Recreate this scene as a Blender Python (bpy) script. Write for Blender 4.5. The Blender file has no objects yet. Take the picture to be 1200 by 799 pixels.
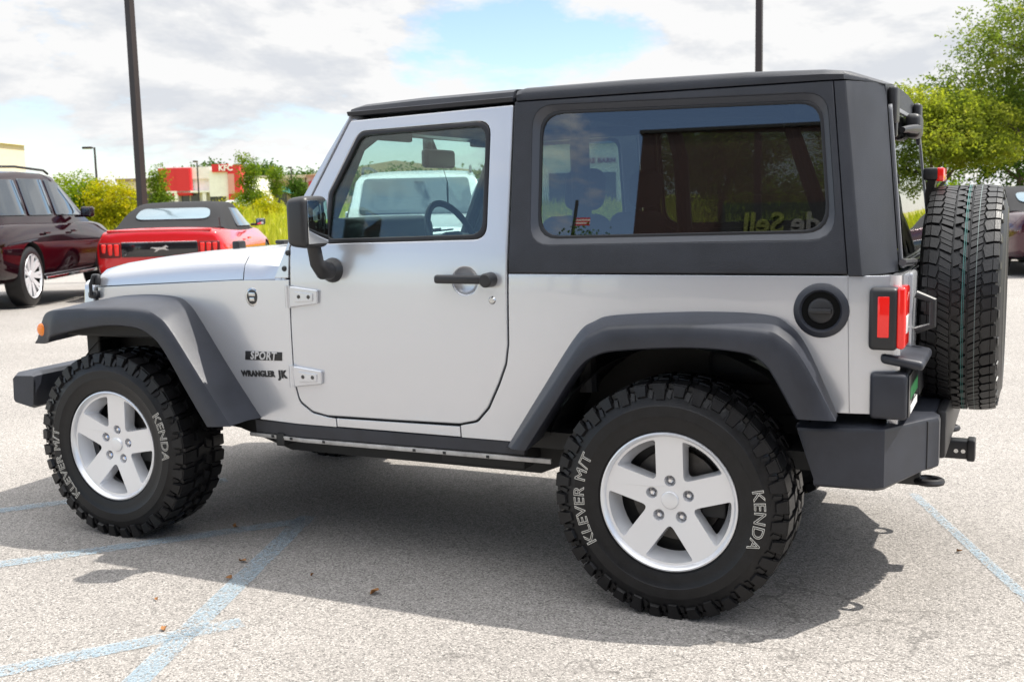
import bpy, bmesh, math, random
from mathutils import Vector, Matrix
random.seed(7)
PI = math.pi
SC = bpy.context.scene
COL = SC.collection

# ------------------------------------------------------------------ camera
cam_d = bpy.data.cameras.new('camera'); cam = bpy.data.objects.new('camera', cam_d); COL.objects.link(cam)
CAM = Vector((1.03629, -4.24286, 1.38983))
r_ = Vector((0.90484837, 0.42515811, -0.0221364)); u_ = Vector((-0.03537174, 0.12689292, 0.99128554)); f_ = Vector((-0.42426204, 0.8961801, -0.12985744))
m3 = Matrix((r_, u_, -f_)).transposed()
cam.matrix_world = Matrix.Translation(CAM) @ m3.to_4x4()
cam_d.sensor_width = 36; cam_d.lens = 1279.68 / 1200 * 36; cam_d.clip_start = 0.05; cam_d.clip_end = 6000
cam_d.dof.use_dof = True; cam_d.dof.focus_distance = 3.75; cam_d.dof.aperture_fstop = 7.0
SC.camera = cam
SC.view_settings.view_transform = 'Standard'; SC.view_settings.look = 'None'
SC.view_settings.exposure = 1.15; SC.view_settings.gamma = 1.0
# ------------------------------------------------------------------ sun + sky
SUNDIR = Vector((0.56, 0.28, 1.0)).normalized()
sd = bpy.data.lights.new('sun', 'SUN'); so = bpy.data.objects.new('sun', sd); COL.objects.link(so)
sd.energy = 3.5; sd.angle = math.radians(0.55); sd.color = (1.0, 0.95, 0.87)
so.rotation_euler = (-SUNDIR).to_track_quat('-Z', 'Y').to_euler(); so.location = (10, 5, 20)
world = bpy.data.worlds.new('World'); SC.world = world; world.use_nodes = True

class NT:
    """small node-graph helper"""
    def __init__(s, tree): s.t = tree; s.n = tree.nodes; s.l = tree.links
    def node(s, typ, **kw):
        n = s.n.new(typ)
        for k, v in kw.items():
            if k.startswith('i_'):
                n.inputs[int(k[2:])].default_value = v
            else: setattr(n, k, v)
        return n
    def link(s, a, b): s.l.new(a, b)
    def math(s, op, a, b=None, clamp=False):
        n = s.n.new('ShaderNodeMath'); n.operation = op; n.use_clamp = clamp
        for i, v in enumerate((a, b)):
            if v is None: continue
            if isinstance(v, (int, float)): n.inputs[i].default_value = v
            else: s.l.new(v, n.inputs[i])
        return n.outputs[0]
    def mix(s, f, a, b):
        n = s.n.new('ShaderNodeMix'); n.data_type = 'RGBA'
        for sock, v in ((n.inputs[0], f), (n.inputs[6], a), (n.inputs[7], b)):
            if isinstance(v, (int, float)): sock.default_value = v
            elif isinstance(v, tuple): sock.default_value = (*v[:3], 1)
            else: s.l.new(v, sock)
        return n.outputs[2]
    def ramp(s, f, stops, interp='LINEAR'):
        n = s.n.new('ShaderNodeValToRGB'); n.color_ramp.interpolation = interp
        e = n.color_ramp.elements
        while len(e) < len(stops): e.new(0.5)
        for k, (p, c) in enumerate(stops):
            e[k].position = p; e[k].color = (c, c, c, 1) if isinstance(c, (int, float)) else (*c, 1)
        s.l.new(f, n.inputs[0]); return n.outputs[0]
    def noise(s, vec, scale, detail=4, rough=0.5, dist=0.0):
        n = s.n.new('ShaderNodeTexNoise'); n.inputs['Scale'].default_value = scale; n.inputs['Detail'].default_value = detail
        n.inputs['Roughness'].default_value = rough; n.inputs['Distortion'].default_value = dist
        if vec is not None: s.l.new(vec, n.inputs['Vector'])
        return n.outputs['Fac']
    def vor(s, vec, scale, feature='F1', out='Color'):
        n = s.n.new('ShaderNodeTexVoronoi'); n.feature = feature; n.inputs['Scale'].default_value = scale
        if vec is not None: s.l.new(vec, n.inputs['Vector'])
        return n.outputs[out]

g = NT(world.node_tree); g.n.clear()
sky = g.node('ShaderNodeTexSky', sky_type='NISHITA'); sky.sun_disc = False
sky.sun_elevation = math.asin(SUNDIR.z); sky.sun_rotation = math.atan2(SUNDIR.x, SUNDIR.y)
sky.air_density = 1.0; sky.dust_density = 0.1; sky.ozone_density = 3.5
tc = g.node('ShaderNodeTexCoord'); sep = g.node('ShaderNodeSeparateXYZ'); g.link(tc.outputs['Generated'], sep.inputs[0])
zz = g.math('MAXIMUM', sep.outputs[2], 0.0)
def cloudvec(up):
    c = g.node('ShaderNodeCombineXYZ'); g.link(sep.outputs[0], c.inputs[0]); g.link(sep.outputs[1], c.inputs[1])
    g.link(g.math('ADD', g.math('MULTIPLY', zz, 2.7), SEED + up), c.inputs[2]); return c.outputs[0]
SEED = 29.1
n1 = g.noise(cloudvec(0.0), 3.0, 12, 0.62, 0.15)
n2 = g.noise(cloudvec(0.06), 3.0, 7, 0.60, 0.15)
n3 = g.noise(cloudvec(1.7), 1.1, 3, 0.5)
side = g.math('ADD', g.math('MULTIPLY', g.math('MINIMUM', sep.outputs[1], 0.0), 0.13), g.math('MULTIPLY', g.math('MAXIMUM', sep.outputs[1], 0.0), 0.10))
cov = g.math('ADD', g.math('ADD', n1, side), g.math('ADD', g.math('MULTIPLY', g.math('SUBTRACT', n3, 0.5), 0.35), g.math('MULTIPLY', zz, 0.22)))
mask = g.ramp(cov, [(0.50, 0.0), (0.575, 1.0)])
hz = g.ramp(zz, [(0.0, 1.0), (0.10, 0.0)])
mask = g.math('MAXIMUM', mask, g.math('MULTIPLY', hz, 0.6), True)
lit = g.math('ADD', g.math('MULTIPLY', g.math('SUBTRACT', n1, n2), 3.0), g.math('SUBTRACT', 0.92, g.math('MULTIPLY', n1, 0.75)))
shade = g.ramp(lit, [(0.32, (2.78, 2.88, 3.06)), (0.47, (3.2, 3.25, 3.33)), (0.58, (3.65, 3.65, 3.65))])
vs = g.node('ShaderNodeVectorMath', operation='SCALE'); g.link(shade, vs.inputs[0]); g.link(g.math('ADD', 1.0, g.math('MULTIPLY', g.math('MAXIMUM', g.math('SUBTRACT', zz, 0.30), 0.0), 3.2)), vs.inputs['Scale']); shade = vs.outputs[0]
hsv = g.node('ShaderNodeHueSaturation'); hsv.inputs['Value'].default_value = 0.74; hsv.inputs['Saturation'].default_value = 0.92; g.link(sky.outputs[0], hsv.inputs['Color'])
col = g.mix(mask, hsv.outputs[0], shade)
bg = g.node('ShaderNodeBackground'); bg.inputs[1].default_value = 0.12
g.link(col, bg.inputs[0]); wo = g.node('ShaderNodeOutputWorld'); g.link(bg.outputs[0], wo.inputs[0])

# ------------------------------------------------------------------ materials
MATS = {}
def mat(name, color=(0.5, 0.5, 0.5), rough=0.5, metal=0.0, coat=0.0, spec=0.5, emit=None, noise=None, bump=None, alpha=1.0):
    """Principled material; noise=(scale, amount) mottles the colour, bump=(scale, strength)"""
    if name in MATS: return MATS[name]
    m = bpy.data.materials.new(name); m.use_nodes = True; MATS[name] = m
    g = NT(m.node_tree); p = m.node_tree.nodes['Principled BSDF']
    p.inputs['Base Color'].default_value = (*color, 1); p.inputs['Roughness'].default_value = rough
    p.inputs['Metallic'].default_value = metal; p.inputs['Coat Weight'].default_value = coat; p.inputs['Coat Roughness'].default_value = 0.03
    p.inputs['Specular IOR Level'].default_value = spec
    tc = g.node('ShaderNodeTexCoord')
    if noise:
        nz = g.noise(tc.outputs['Object'], noise[0], 5, 0.6)
        lo = tuple(c * (1 - noise[1]) for c in color); hi = tuple(min(1, c * (1 + noise[1])) for c in color)
        g.link(g.mix(g.ramp(nz, [(0.3, 0.0), (0.7, 1.0)]), lo, hi), p.inputs['Base Color'])
        g.link(g.math('ADD', g.math('MULTIPLY', nz, 0.18), rough - 0.09, True), p.inputs['Roughness'])
    if bump:
        b = g.node('ShaderNodeBump'); b.inputs['Strength'].default_value = bump[1]; b.inputs['Distance'].default_value = 0.002
        g.link(g.noise(tc.outputs['Object'], bump[0], 3), b.inputs['Height']); g.link(b.outputs[0], p.inputs['Normal'])
    if emit: p.inputs['Emission Color'].default_value = (*emit[0], 1); p.inputs['Emission Strength'].default_value = emit[1]
    return m

def glass(name, tint, ior=1.5, boost=1.3):
    if name in MATS: return MATS[name]
    m = bpy.data.materials.new(name); m.use_nodes = True; MATS[name] = m
    g = NT(m.node_tree); g.n.clear()
    tr = g.node('ShaderNodeBsdfTransparent'); tr.inputs[0].default_value = (*tint, 1)
    gl = g.node('ShaderNodeBsdfGlossy'); gl.inputs['Roughness'].default_value = 0.0; gl.inputs[0].default_value = (1, 1, 1, 1)
    lw = g.node('ShaderNodeLayerWeight'); lw.inputs[0].default_value = 0.5; f0 = ((ior - 1) / (ior + 1)) ** 2 * boost
    mx = g.node('ShaderNodeMixShader'); g.link(g.math('ADD', g.math('MULTIPLY', g.math('POWER', lw.outputs['Facing'], 5.0), 1 - f0), f0, True), mx.inputs[0])
    g.link(tr.outputs[0], mx.inputs[1]); g.link(gl.outputs[0], mx.inputs[2])
    o = g.node('ShaderNodeOutputMaterial'); g.link(mx.outputs[0], o.inputs[0]); return m

def leafmat(name, c0, c1, c2, scale=0.8, trans=0.45):
    if name in MATS: return MATS[name]
    m = bpy.data.materials.new(name); m.use_nodes = True; MATS[name] = m
    g = NT(m.node_tree); g.n.clear(); tc = g.node('ShaderNodeTexCoord')
    nz = g.noise(tc.outputs['Object'], scale, 6, 0.7)
    c = g.mix(g.ramp(nz, [(0.35, 0.0), (0.5, 1.0)]), c0, c1); c = g.mix(g.ramp(nz, [(0.52, 0.0), (0.7, 1.0)]), c, c2)
    d = g.node('ShaderNodeBsdfDiffuse'); t = g.node('ShaderNodeBsdfTranslucent'); g.link(c, d.inputs[0])
    hs = g.node('ShaderNodeHueSaturation'); hs.inputs['Saturation'].default_value = 1.15; hs.inputs['Value'].default_value = 1.9; g.link(c, hs.inputs['Color']); g.link(hs.outputs[0], t.inputs[0])
    mx = g.node('ShaderNodeMixShader'); mx.inputs[0].default_value = trans; g.link(d.outputs[0], mx.inputs[1]); g.link(t.outputs[0], mx.inputs[2])
    o = g.node('ShaderNodeOutputMaterial'); g.link(mx.outputs[0], o.inputs[0]); return m

def silver_paint():
    m = mat('silver metallic paint', (0.625, 0.635, 0.665), 0.27, 0.60, 1.0)
    g = NT(m.node_tree); p = g.n['Principled BSDF']; tc = g.node('ShaderNodeTexCoord')
    v = g.vor(tc.outputs['Object'], 900)
    g.link(g.mix(0.03, (0.625, 0.635, 0.665), v), p.inputs['Base Color'])
    b = g.node('ShaderNodeBump'); b.inputs['Strength'].default_value = 0.10; b.inputs['Distance'].default_value = 0.012
    mp = g.node('ShaderNodeMapping'); mp.inputs['Scale'].default_value = (1.1, 1.1, 4.0); g.link(tc.outputs['Object'], mp.inputs[0])
    g.link(g.noise(mp.outputs[0], 1.6, 2, 0.4), b.inputs['Height']); g.link(b.outputs[0], p.inputs['Coat Normal'])
    return m
SILVER = silver_paint()
BLACK = mat('black plastic', (0.018, 0.018, 0.02), 0.42, bump=(350, 0.25))
TRIM = mat('grey moulded plastic', (0.023, 0.0255, 0.0345), 0.42, noise=(8, 0.25), bump=(500, 0.35))
HARDTOP = mat('hardtop plastic', (0.0165, 0.0185, 0.0255), 0.44, noise=(5, 0.35), bump=(420, 0.6), spec=0.5)
RUBBER = mat('tyre rubber', (0.0065, 0.0063, 0.007), 0.40, noise=(22, 0.4), bump=(160, 0.3), spec=0.35)
RUBBER2 = mat('spare tyre rubber', (0.011, 0.011, 0.012), 0.42, noise=(30, 0.2), bump=(160, 0.3))
ALLOY = mat('painted alloy', (0.73, 0.735, 0.755), 0.27, 0.45, 0.6)
STEEL = mat('bright steel', (0.6, 0.6, 0.6), 0.25, 1.0)
DARKSTEEL = mat('dark steel', (0.10, 0.095, 0.09), 0.5, 0.8, noise=(25, 0.3))
FRAME = mat('chassis black', (0.012, 0.012, 0.012), 0.6, noise=(20, 0.4))
SEALR = mat('black seal', (0.012, 0.012, 0.014), 0.4)
INNER = mat('interior dark', (0.022, 0.022, 0.024), 0.7, noise=(40, 0.2))
GLASSF = glass('clear tinted glass', (0.74, 0.86, 0.84), 1.5, 1.5)
GLASSR = glass('privacy glass', (0.46, 0.50, 0.50), 1.52, 3.0)
GLASSB = glass('rear hatch glass', (0.45, 0.48, 0.47), 1.52, 0.8)
MIRROR = mat('mirror glass', (0.75, 0.78, 0.8), 0.02, 1.0)
REDLENS = mat('red lens', (0.62, 0.012, 0.010), 0.12, 0, 0.6, emit=((0.9, 0.02, 0.01), 0.12))
AMBER = mat('amber lens', (0.85, 0.22, 0.01), 0.15, 0, 0.6)
WHITE = mat('white marking', (0.72, 0.71, 0.66), 0.6)
WHITELENS = mat('clear lens', (0.8, 0.8, 0.8), 0.1, 0, 0.6)
TEAL = mat('teal stripe', (0.05, 0.17, 0.16), 0.6)
CHROME = mat('chrome', (0.8, 0.8, 0.82), 0.08, 1.0)

# ------------------------------------------------------------------ mesh helpers
def mesh_obj(name, bm, m, parent=None, smooth=32, loc=None, rot=None):
    bmesh.ops.recalc_face_normals(bm, faces=bm.faces)
    me = bpy.data.meshes.new(name); bm.to_mesh(me); bm.free()
    if smooth is not None:
        for p in me.polygons: p.use_smooth = True
        me.set_sharp_from_angle(angle=math.radians(smooth))
    me.materials.append(m)
    o = bpy.data.objects.new(name, me); COL.objects.link(o)
    if parent: o.parent = parent
    if loc: o.location = loc
    if rot: o.rotation_euler = rot
    return o
def tag(o, label=None, cat=None, group=None, kind=None):
    if label: o['label'] = label
    if cat: o['category'] = cat
    if group: o['group'] = group
    if kind: o['kind'] = kind
    return o
def empty(name, loc=(0, 0, 0), rz=0, label=None, cat=None, group=None):
    o = bpy.data.objects.new(name, None); COL.objects.link(o); o.location = loc; o.rotation_euler = (0, 0, rz); o.empty_display_size = 0.2
    return tag(o, label, cat, group)
def kids(o): return [c for c in COL.objects if c.parent == o]
def copy_tree(o, parent=None):
    c = o.copy(); COL.objects.link(c)
    if parent: c.parent = parent
    for ch in kids(o): copy_tree(ch, c)
    return c
def box(bm, lo, hi, bev=0.0, seg=2, M=None, taper=None):
    r = bmesh.ops.create_cube(bm, size=1.0); vs = r['verts']
    c = [(a + b) / 2 for a, b in zip(lo, hi)]; s = [abs(b - a) for a, b in zip(lo, hi)]
    for v in vs:
        v.co = Vector((c[0] + v.co.x * s[0], c[1] + v.co.y * s[1], c[2] + v.co.z * s[2]))
    if taper:
        for v in vs: v.co = taper(v.co)
    if bev:
        es = list({e for v in vs for e in v.link_edges})
        r = bmesh.ops.bevel(bm, geom=es, offset=bev, segments=seg, profile=0.5, affect='EDGES')
        vs = list({v for f in r['faces'] for v in f.verts} | set(v for v in vs if v.is_valid))
    if M:
        for v in vs: v.co = M @ v.co
    return vs
def tube(bm, pts, r, n=10, cap=True):
    pts = [Vector(p) for p in pts]; rs = r if isinstance(r, (list, tuple)) else [r] * len(pts)
    rings = []; t0 = None
    for i, p in enumerate(pts):
        t = (pts[min(i + 1, len(pts) - 1)] - pts[max(i - 1, 0)]).normalized()
        if i == 0:
            a = Vector((0, 0, 1)) if abs(t.z) < 0.9 else Vector((1, 0, 0))
            nrm = t.cross(a).normalized()
        else: nrm = (nrm - t * nrm.dot(t)).normalized()
        b = t.cross(nrm)
        rings.append([bm.verts.new(p + (nrm * math.cos(k * 2 * PI / n) + b * math.sin(k * 2 * PI / n)) * rs[i]) for k in range(n)])
    for a, b in zip(rings, rings[1:]):
        for k in range(n): bm.faces.new((a[k], a[(k + 1) % n], b[(k + 1) % n], b[k]))
    if cap: bm.faces.new(rings[0][::-1]); bm.faces.new(rings[-1])
def loft(bm, rings, closed=True, cap=True):
    R = [[bm.verts.new(p) for p in ring] for ring in rings]
    n = len(R[0])
    for a, b in zip(R, R[1:]):
        for k in range(n if closed else n - 1):
            try: bm.faces.new((a[k], a[(k + 1) % n], b[(k + 1) % n], b[k]))
            except ValueError: pass
    if cap and closed: bm.faces.new(R[0][::-1]); bm.faces.new(R[-1])
    return R
def lathe(bm, prof, axis='y', n=72, closed=False, c=(0, 0, 0)):
    """profile of (radius, height) about an axis through c"""
    rings = []
    for k in range(n):
        a = 2 * PI * k / n; ca, sa = math.cos(a), math.sin(a)
        if axis == 'y': rings.append([bm.verts.new((c[0] + r * ca, c[1] + h, c[2] + r * sa)) for r, h in prof])
        elif axis == 'x': rings.append([bm.verts.new((c[0] + h, c[1] + r * ca, c[2] + r * sa)) for r, h in prof])
        else: rings.append([bm.verts.new((c[0] + r * ca, c[1] + r * sa, c[2] + h)) for r, h in prof])
    m = len(prof)
    for k in range(n):
        a, b = rings[k], rings[(k + 1) % n]
        for j in range(m if closed else m - 1):
            bm.faces.new((a[j], a[(j + 1) % m], b[(j + 1) % m], b[j]))
    bmesh.ops.remove_doubles(bm, verts=[v for r in rings for v in r], dist=1e-6)
def rnd(pts, r=0.03, n=5):
    """round the corners of a closed polygon; a point may carry its own radius as third value"""
    out = []; N = len(pts)
    for i in range(N):
        p = Vector(pts[i][:2]); a = Vector(pts[i - 1][:2]); b = Vector(pts[(i + 1) % N][:2])
        rr = pts[i][2] if len(pts[i]) > 2 else r
        d1 = (a - p); d2 = (b - p); l1, l2 = d1.length, d2.length
        if rr <= 0 or l1 < 1e-6 or l2 < 1e-6: out.append((p.x, p.y)); continue
        d1.normalize(); d2.normalize(); ang = d1.angle(d2)
        if ang > PI - 0.05: out.append((p.x, p.y)); continue
        t = min(rr / math.tan(ang / 2), l1 * 0.48, l2 * 0.48)
        for k in range(n + 1):
            s = k / n; q = (p + d1 * t) * (1 - s) ** 2 + p * 2 * s * (1 - s) + (p + d2 * t) * s * s
            out.append((q.x, q.y))
    return out
def slab(loops, t=0.02, bev=0.004, res=1, cuts_u=(), cuts_v=()):
    """a plate with holes: outline loops in (u, v), thickness t towards +w (w = 0 is the front). Returns a bmesh in (u, v, w)"""
    cu = bpy.data.curves.new('tmp', 'CURVE'); cu.dimensions = '2D'; cu.fill_mode = 'BOTH'
    cu.extrude = max(t / 2 - bev, 0.0005); cu.bevel_depth = bev; cu.bevel_resolution = res; cu.offset = -bev
    for lp in loops:
        sp = cu.splines.new('POLY'); sp.points.add(len(lp) - 1)
        for p, q in zip(sp.points, lp): p.co = (q[0], q[1], 0, 1)
        sp.use_cyclic_u = True
    o = bpy.data.objects.new('tmp', cu); COL.objects.link(o)
    dg = bpy.context.evaluated_depsgraph_get(); dg.update()
    me = bpy.data.meshes.new_from_object(o.evaluated_get(dg))
    bm = bmesh.new(); bm.from_mesh(me)
    bpy.data.objects.remove(o); bpy.data.curves.remove(cu); bpy.data.meshes.remove(me)
    bmesh.ops.remove_doubles(bm, verts=bm.verts, dist=1e-5)
    for v in bm.verts: v.co.z = v.co.z + t / 2
    for u in cuts_u: bmesh.ops.bisect_plane(bm, geom=bm.verts[:] + bm.edges[:] + bm.faces[:], plane_co=(u, 0, 0), plane_no=(1, 0, 0))
    for w in cuts_v: bmesh.ops.bisect_plane(bm, geom=bm.verts[:] + bm.edges[:] + bm.faces[:], plane_co=(0, w, 0), plane_no=(0, 1, 0))
    return bm
def fr(a, b, n): return [a + (b - a) * k / n for k in range(1, n)]
def remap(bm, fn):
    for v in bm.verts: v.co = Vector(fn(v.co.x, v.co.y, v.co.z))
    return bm
def join(bm, other):
    me = bpy.data.meshes.new('tmp'); other.to_mesh(me); other.free(); bm.from_mesh(me); bpy.data.meshes.remove(me)
def text_bm(s, size, extrude=0.001, outline=0.0, offset=0.0, spacing=1.0, shear=0.0):
    cu = bpy.data.curves.new('tmp', 'FONT'); cu.body = s; cu.size = size; cu.align_x = 'CENTER'; cu.align_y = 'CENTER'
    cu.space_character = spacing; cu.shear = shear; cu.resolution_u = 3
    if outline: cu.fill_mode = 'NONE'; cu.bevel_depth = outline; cu.bevel_resolution = 0
    else: cu.extrude = extrude; cu.offset = offset
    o = bpy.data.objects.new('tmp', cu); COL.objects.link(o)
    dg = bpy.context.evaluated_depsgraph_get(); dg.update()
    me = bpy.data.meshes.new_from_object(o.evaluated_get(dg)); bm = bmesh.new(); bm.from_mesh(me)
    bpy.data.objects.remove(o); bpy.data.curves.remove(cu); bpy.data.meshes.remove(me)
    return bm
def crom(pts, n):
    """resample a polyline of vectors as a Catmull-Rom curve, n steps per span"""
    P = [Vector(p) for p in pts]; out = []
    for i in range(len(P) - 1):
        p0 = P[i - 1] if i else P[0] * 2 - P[1]; p1, p2 = P[i], P[i + 1]; p3 = P[i + 2] if i + 2 < len(P) else P[-1] * 2 - P[-2]
        for k in range(n):
            t = k / n
            out.append(0.5 * ((2 * p1) + (p2 - p0) * t + (2 * p0 - 5 * p1 + 4 * p2 - p3) * t * t + (3 * p1 - p0 - 3 * p2 + p3) * t ** 3))
    out.append(P[-1]); return out
def subsurf(o, lv=2):
    m = o.modifiers.new('sub', 'SUBSURF'); m.levels = lv; m.render_levels = lv; return o
def cut(o, cutters):
    """boolean-subtract the cutter bmeshes from o's mesh for good"""
    for cb in cutters:
        bmesh.ops.recalc_face_normals(cb, faces=cb.faces)
        me = bpy.data.meshes.new('cut'); cb.to_mesh(me); cb.free(); c = bpy.data.objects.new('cut', me); COL.objects.link(c); c.parent = o.parent
        md = o.modifiers.new('b', 'BOOLEAN'); md.operation = 'DIFFERENCE'; md.object = c; md.solver = 'EXACT'
        dg = bpy.context.evaluated_depsgraph_get(); dg.update()
        nm = bpy.data.meshes.new_from_object(o.evaluated_get(dg)); o.modifiers.clear(); old = o.data; o.data = nm; nm.name = o.name
        bpy.data.objects.remove(c)
    for p in o.data.polygons: p.use_smooth = True
    o.data.set_sharp_from_angle(angle=math.radians(30))
    return o

# ground frame of the photograph's row of cars: lat to the right, dep away
F2 = Vector((-0.4279, 0.9038)); R2 = Vector((0.9038, 0.4279))
def gp(lat, dep, z=0.0):
    q = Vector((CAM.x, CAM.y)) + F2 * dep + R2 * lat
    return Vector((q.x, q.y, z))
def sst(a, b, x):
    t = max(0, min(1, (x - a) / (b - a))); return t * t * (3 - 2 * t)
def lot_h(x, y): return 0.15 * sst(4.5, 9.5, -x) * (1 - 0.67 * sst(5.2, 7.2, y))

# ================================================================== SETTING
def asphalt():
    m = bpy.data.materials.new('worn pale asphalt'); m.use_nodes = True
    g = NT(m.node_tree); p = g.n['Principled BSDF']; tc = g.node('ShaderNodeTexCoord'); P = tc.outputs['Object']
    v = g.vor(P, 172); sp = g.node('ShaderNodeSeparateColor'); g.link(v, sp.inputs[0])
    stone = g.ramp(sp.outputs[0], [(0.0, (0.10, 0.094, 0.089)), (0.18, (0.21, 0.197, 0.184)), (0.62, (0.285, 0.267, 0.25)), (1.0, (0.40, 0.374, 0.35))])
    v2 = g.vor(P, 330); sp2 = g.node('ShaderNodeSeparateColor'); g.link(v2, sp2.inputs[0])
    fine = g.ramp(sp2.outputs[1], [(0.0, 0.72), (0.5, 1.0), (1.0, 1.15)])
    ed = g.vor(P, 172, 'DISTANCE_TO_EDGE', 'Distance')
    big = g.ramp(g.noise(P, 0.55, 6, 0.6), [(0.3, 0.84), (0.7, 1.10)])
    mul = g.node('ShaderNodeMix', data_type='RGBA', blend_type='MULTIPLY'); mul.inputs[0].default_value = 1
    g.link(stone, mul.inputs[6]); g.link(fine, mul.inputs[7])
    mul2 = g.node('ShaderNodeMix', data_type='RGBA', blend_type='MULTIPLY'); mul2.inputs[0].default_value = 1
    g.link(mul.outputs[2], mul2.inputs[6]); g.link(big, mul2.inputs[7])
    c = g.mix(g.ramp(ed, [(0.0, 0.5), (0.10, 0.0)]), mul2.outputs[2], (0.14, 0.13, 0.12))
    stain = g.ramp(g.noise(P, 0.9, 10, 0.78), [(0.54, 0.0), (0.74, 0.4)])
    crk = g.node('ShaderNodeTexVoronoi', feature='DISTANCE_TO_EDGE'); crk.inputs['Scale'].default_value = 0.32
    wob = g.node('ShaderNodeVectorMath', operation='ADD'); nzc = g.node('ShaderNodeTexNoise'); nzc.inputs['Scale'].default_value = 2.2; nzc.inputs['Detail'].default_value = 8; g.link(P, nzc.inputs['Vector']); g.link(P, wob.inputs[0]); g.link(nzc.outputs['Color'], wob.inputs[1]); g.link(wob.outputs[0], crk.inputs['Vector'])
    crack = g.math('MULTIPLY', g.ramp(crk.outputs['Distance'], [(0.0, 1.0), (0.0028, 0.0)]), g.ramp(g.noise(P, 0.4, 3), [(0.50, 0.0), (0.58, 0.55)]))
    c = g.mix(stain, c, (0.20, 0.185, 0.165)); c = g.mix(crack, c, (0.07, 0.065, 0.06))
    g.link(c, p.inputs['Base Color']); p.inputs['Roughness'].default_value = 0.85; p.inputs['Specular IOR Level'].default_value = 0.3
    b = g.node('ShaderNodeBump'); b.inputs['Strength'].default_value = 0.5; b.inputs['Distance'].default_value = 0.003
    g.link(g.math('ADD', g.math('MULTIPLY', sp.outputs[0], 0.6), g.math('MULTIPLY', g.ramp(ed, [(0.0, 0.0), (0.25, 1.0)]), 0.6)), b.inputs['Height'])
    g.link(b.outputs[0], p.inputs['Normal']); return m
ASPH = asphalt()
LOT_D = 23.5
def fieldmat():
    m = bpy.data.materials.new('meadow ground'); m.use_nodes = True
    g = NT(m.node_tree); p = g.n['Principled BSDF']; tc = g.node('ShaderNodeTexCoord'); P = tc.outputs['Object']
    n = g.noise(P, 0.25, 8, 0.65)
    c = g.ramp(n, [(0.3, (0.16, 0.19, 0.035)), (0.5, (0.27, 0.26, 0.06)), (0.7, (0.36, 0.31, 0.10))])
    g.link(c, p.inputs['Base Color']); p.inputs['Roughness'].default_value = 0.95; p.inputs['Specular IOR Level'].default_value = 0.1
    return m
def field_h(lat, dep):
    return 0.75 * sst(24, 90, dep) + 0.5 * sst(90, 400, dep)
bm = bmesh.new()
ds = [-42, -30, -20, -12, -8, -6, -4, -2, 0, 2, 3, 4, 5, 6, 7, 8, 9, 10, 11, 12, 13, 14, 15, 16, 18, 20, 22, LOT_D]
ls = [-60, -40, -25, -18, -15] + [-13 + k * 0.5 for k in range(37)] + [7, 10, 15, 25, 40, 60]
grid = [[bm.verts.new(gp(l, d)) for l in ls] for d in ds]
for row in grid:
    for v in row: v.co.z = lot_h(v.co.x, v.co.y)
for a, b in zip(grid, grid[1:]):
    for k in range(len(ls) - 1): bm.faces.new((a[k], a[k + 1], b[k + 1], b[k]))
tag(mesh_obj('parking_lot', bm, ASPH, smooth=None), kind='structure')
bm = bmesh.new()
ds = [-3000, -400, -120, -46, -40, 0, 20, LOT_D, LOT_D + 0.6, 30, 40, 55, 70, 90, 130, 200, 400, 900, 3500]
ls = [-3000, -900, -300, -150, -100, -70, -58, -30, -15, 0, 15, 30, 58, 70, 100, 150, 300, 900, 3000]
def gz(l, d):
    if -44 < d < LOT_D + 0.1 and -62 < l < 62: return -0.35
    return field_h(l, d) - (0.0 if d > LOT_D else 0.05)
grid = [[bm.verts.new(gp(l, d, gz(l, d))) for l in ls] for d in ds]
for a, b in zip(grid, grid[1:]):
    for k in range(len(ls) - 1): bm.faces.new((a[k], a[k + 1], b[k + 1], b[k]))
tag(mesh_obj('ground', bm, fieldmat(), smooth=60), kind='structure')

def bluepaint():
    m = bpy.data.materials.new('worn blue line paint'); m.use_nodes = True
    g = NT(m.node_tree); p = g.n['Principled BSDF']; tc = g.node('ShaderNodeTexCoord'); P = tc.outputs['Object']
    v = g.vor(P, 150); sp = g.node('ShaderNodeSeparateColor'); g.link(v, sp.inputs[0])
    p.inputs['Base Color'].default_value = (0.27, 0.39, 0.48, 1); p.inputs['Roughness'].default_value = 0.8
    a = g.math('ADD', g.math('MULTIPLY', sp.outputs[1], 0.7), g.math('MULTIPLY', g.noise(P, 3.5, 6, 0.7), 0.9))
    g.link(g.ramp(a, [(0.50, 0.0), (0.92, 0.42)]), p.inputs['Alpha']); return m
BLUE = bluepaint()
def line(p0, p1, w=0.1):
    bm = bmesh.new(); p0, p1 = Vector(p0), Vector(p1); d = (p1 - p0).normalized(); n = Vector((-d.y, d.x)) * w / 2
    N = max(2, int((p1 - p0).length / 0.5)); prev = None
    for k in range(N + 1):
        q = p0 + (p1 - p0) * k / N
        pr = [bm.verts.new((*(q + s * n), lot_h(q.x, q.y) + 0.004)) for s in (1, -1)]
        if prev: bm.faces.new((prev[0], prev[1], pr[1], pr[0]))
        prev = pr
    return tag(mesh_obj('road_marking', bm, BLUE, smooth=None), kind='structure')
line((-2.95, -1.78), (-1.80, -0.42), 0.085)
line((-1.83, -0.36), (-1.08, -2.6), 0.085)
line((-1.95, -2.36), (-1.30, -1.47), 0.085)
line((-3.35, -0.95), (-2.60, 0.02), 0.085)
line((0.60, 0.95), (1.10, -0.35), 0.045)

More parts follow.
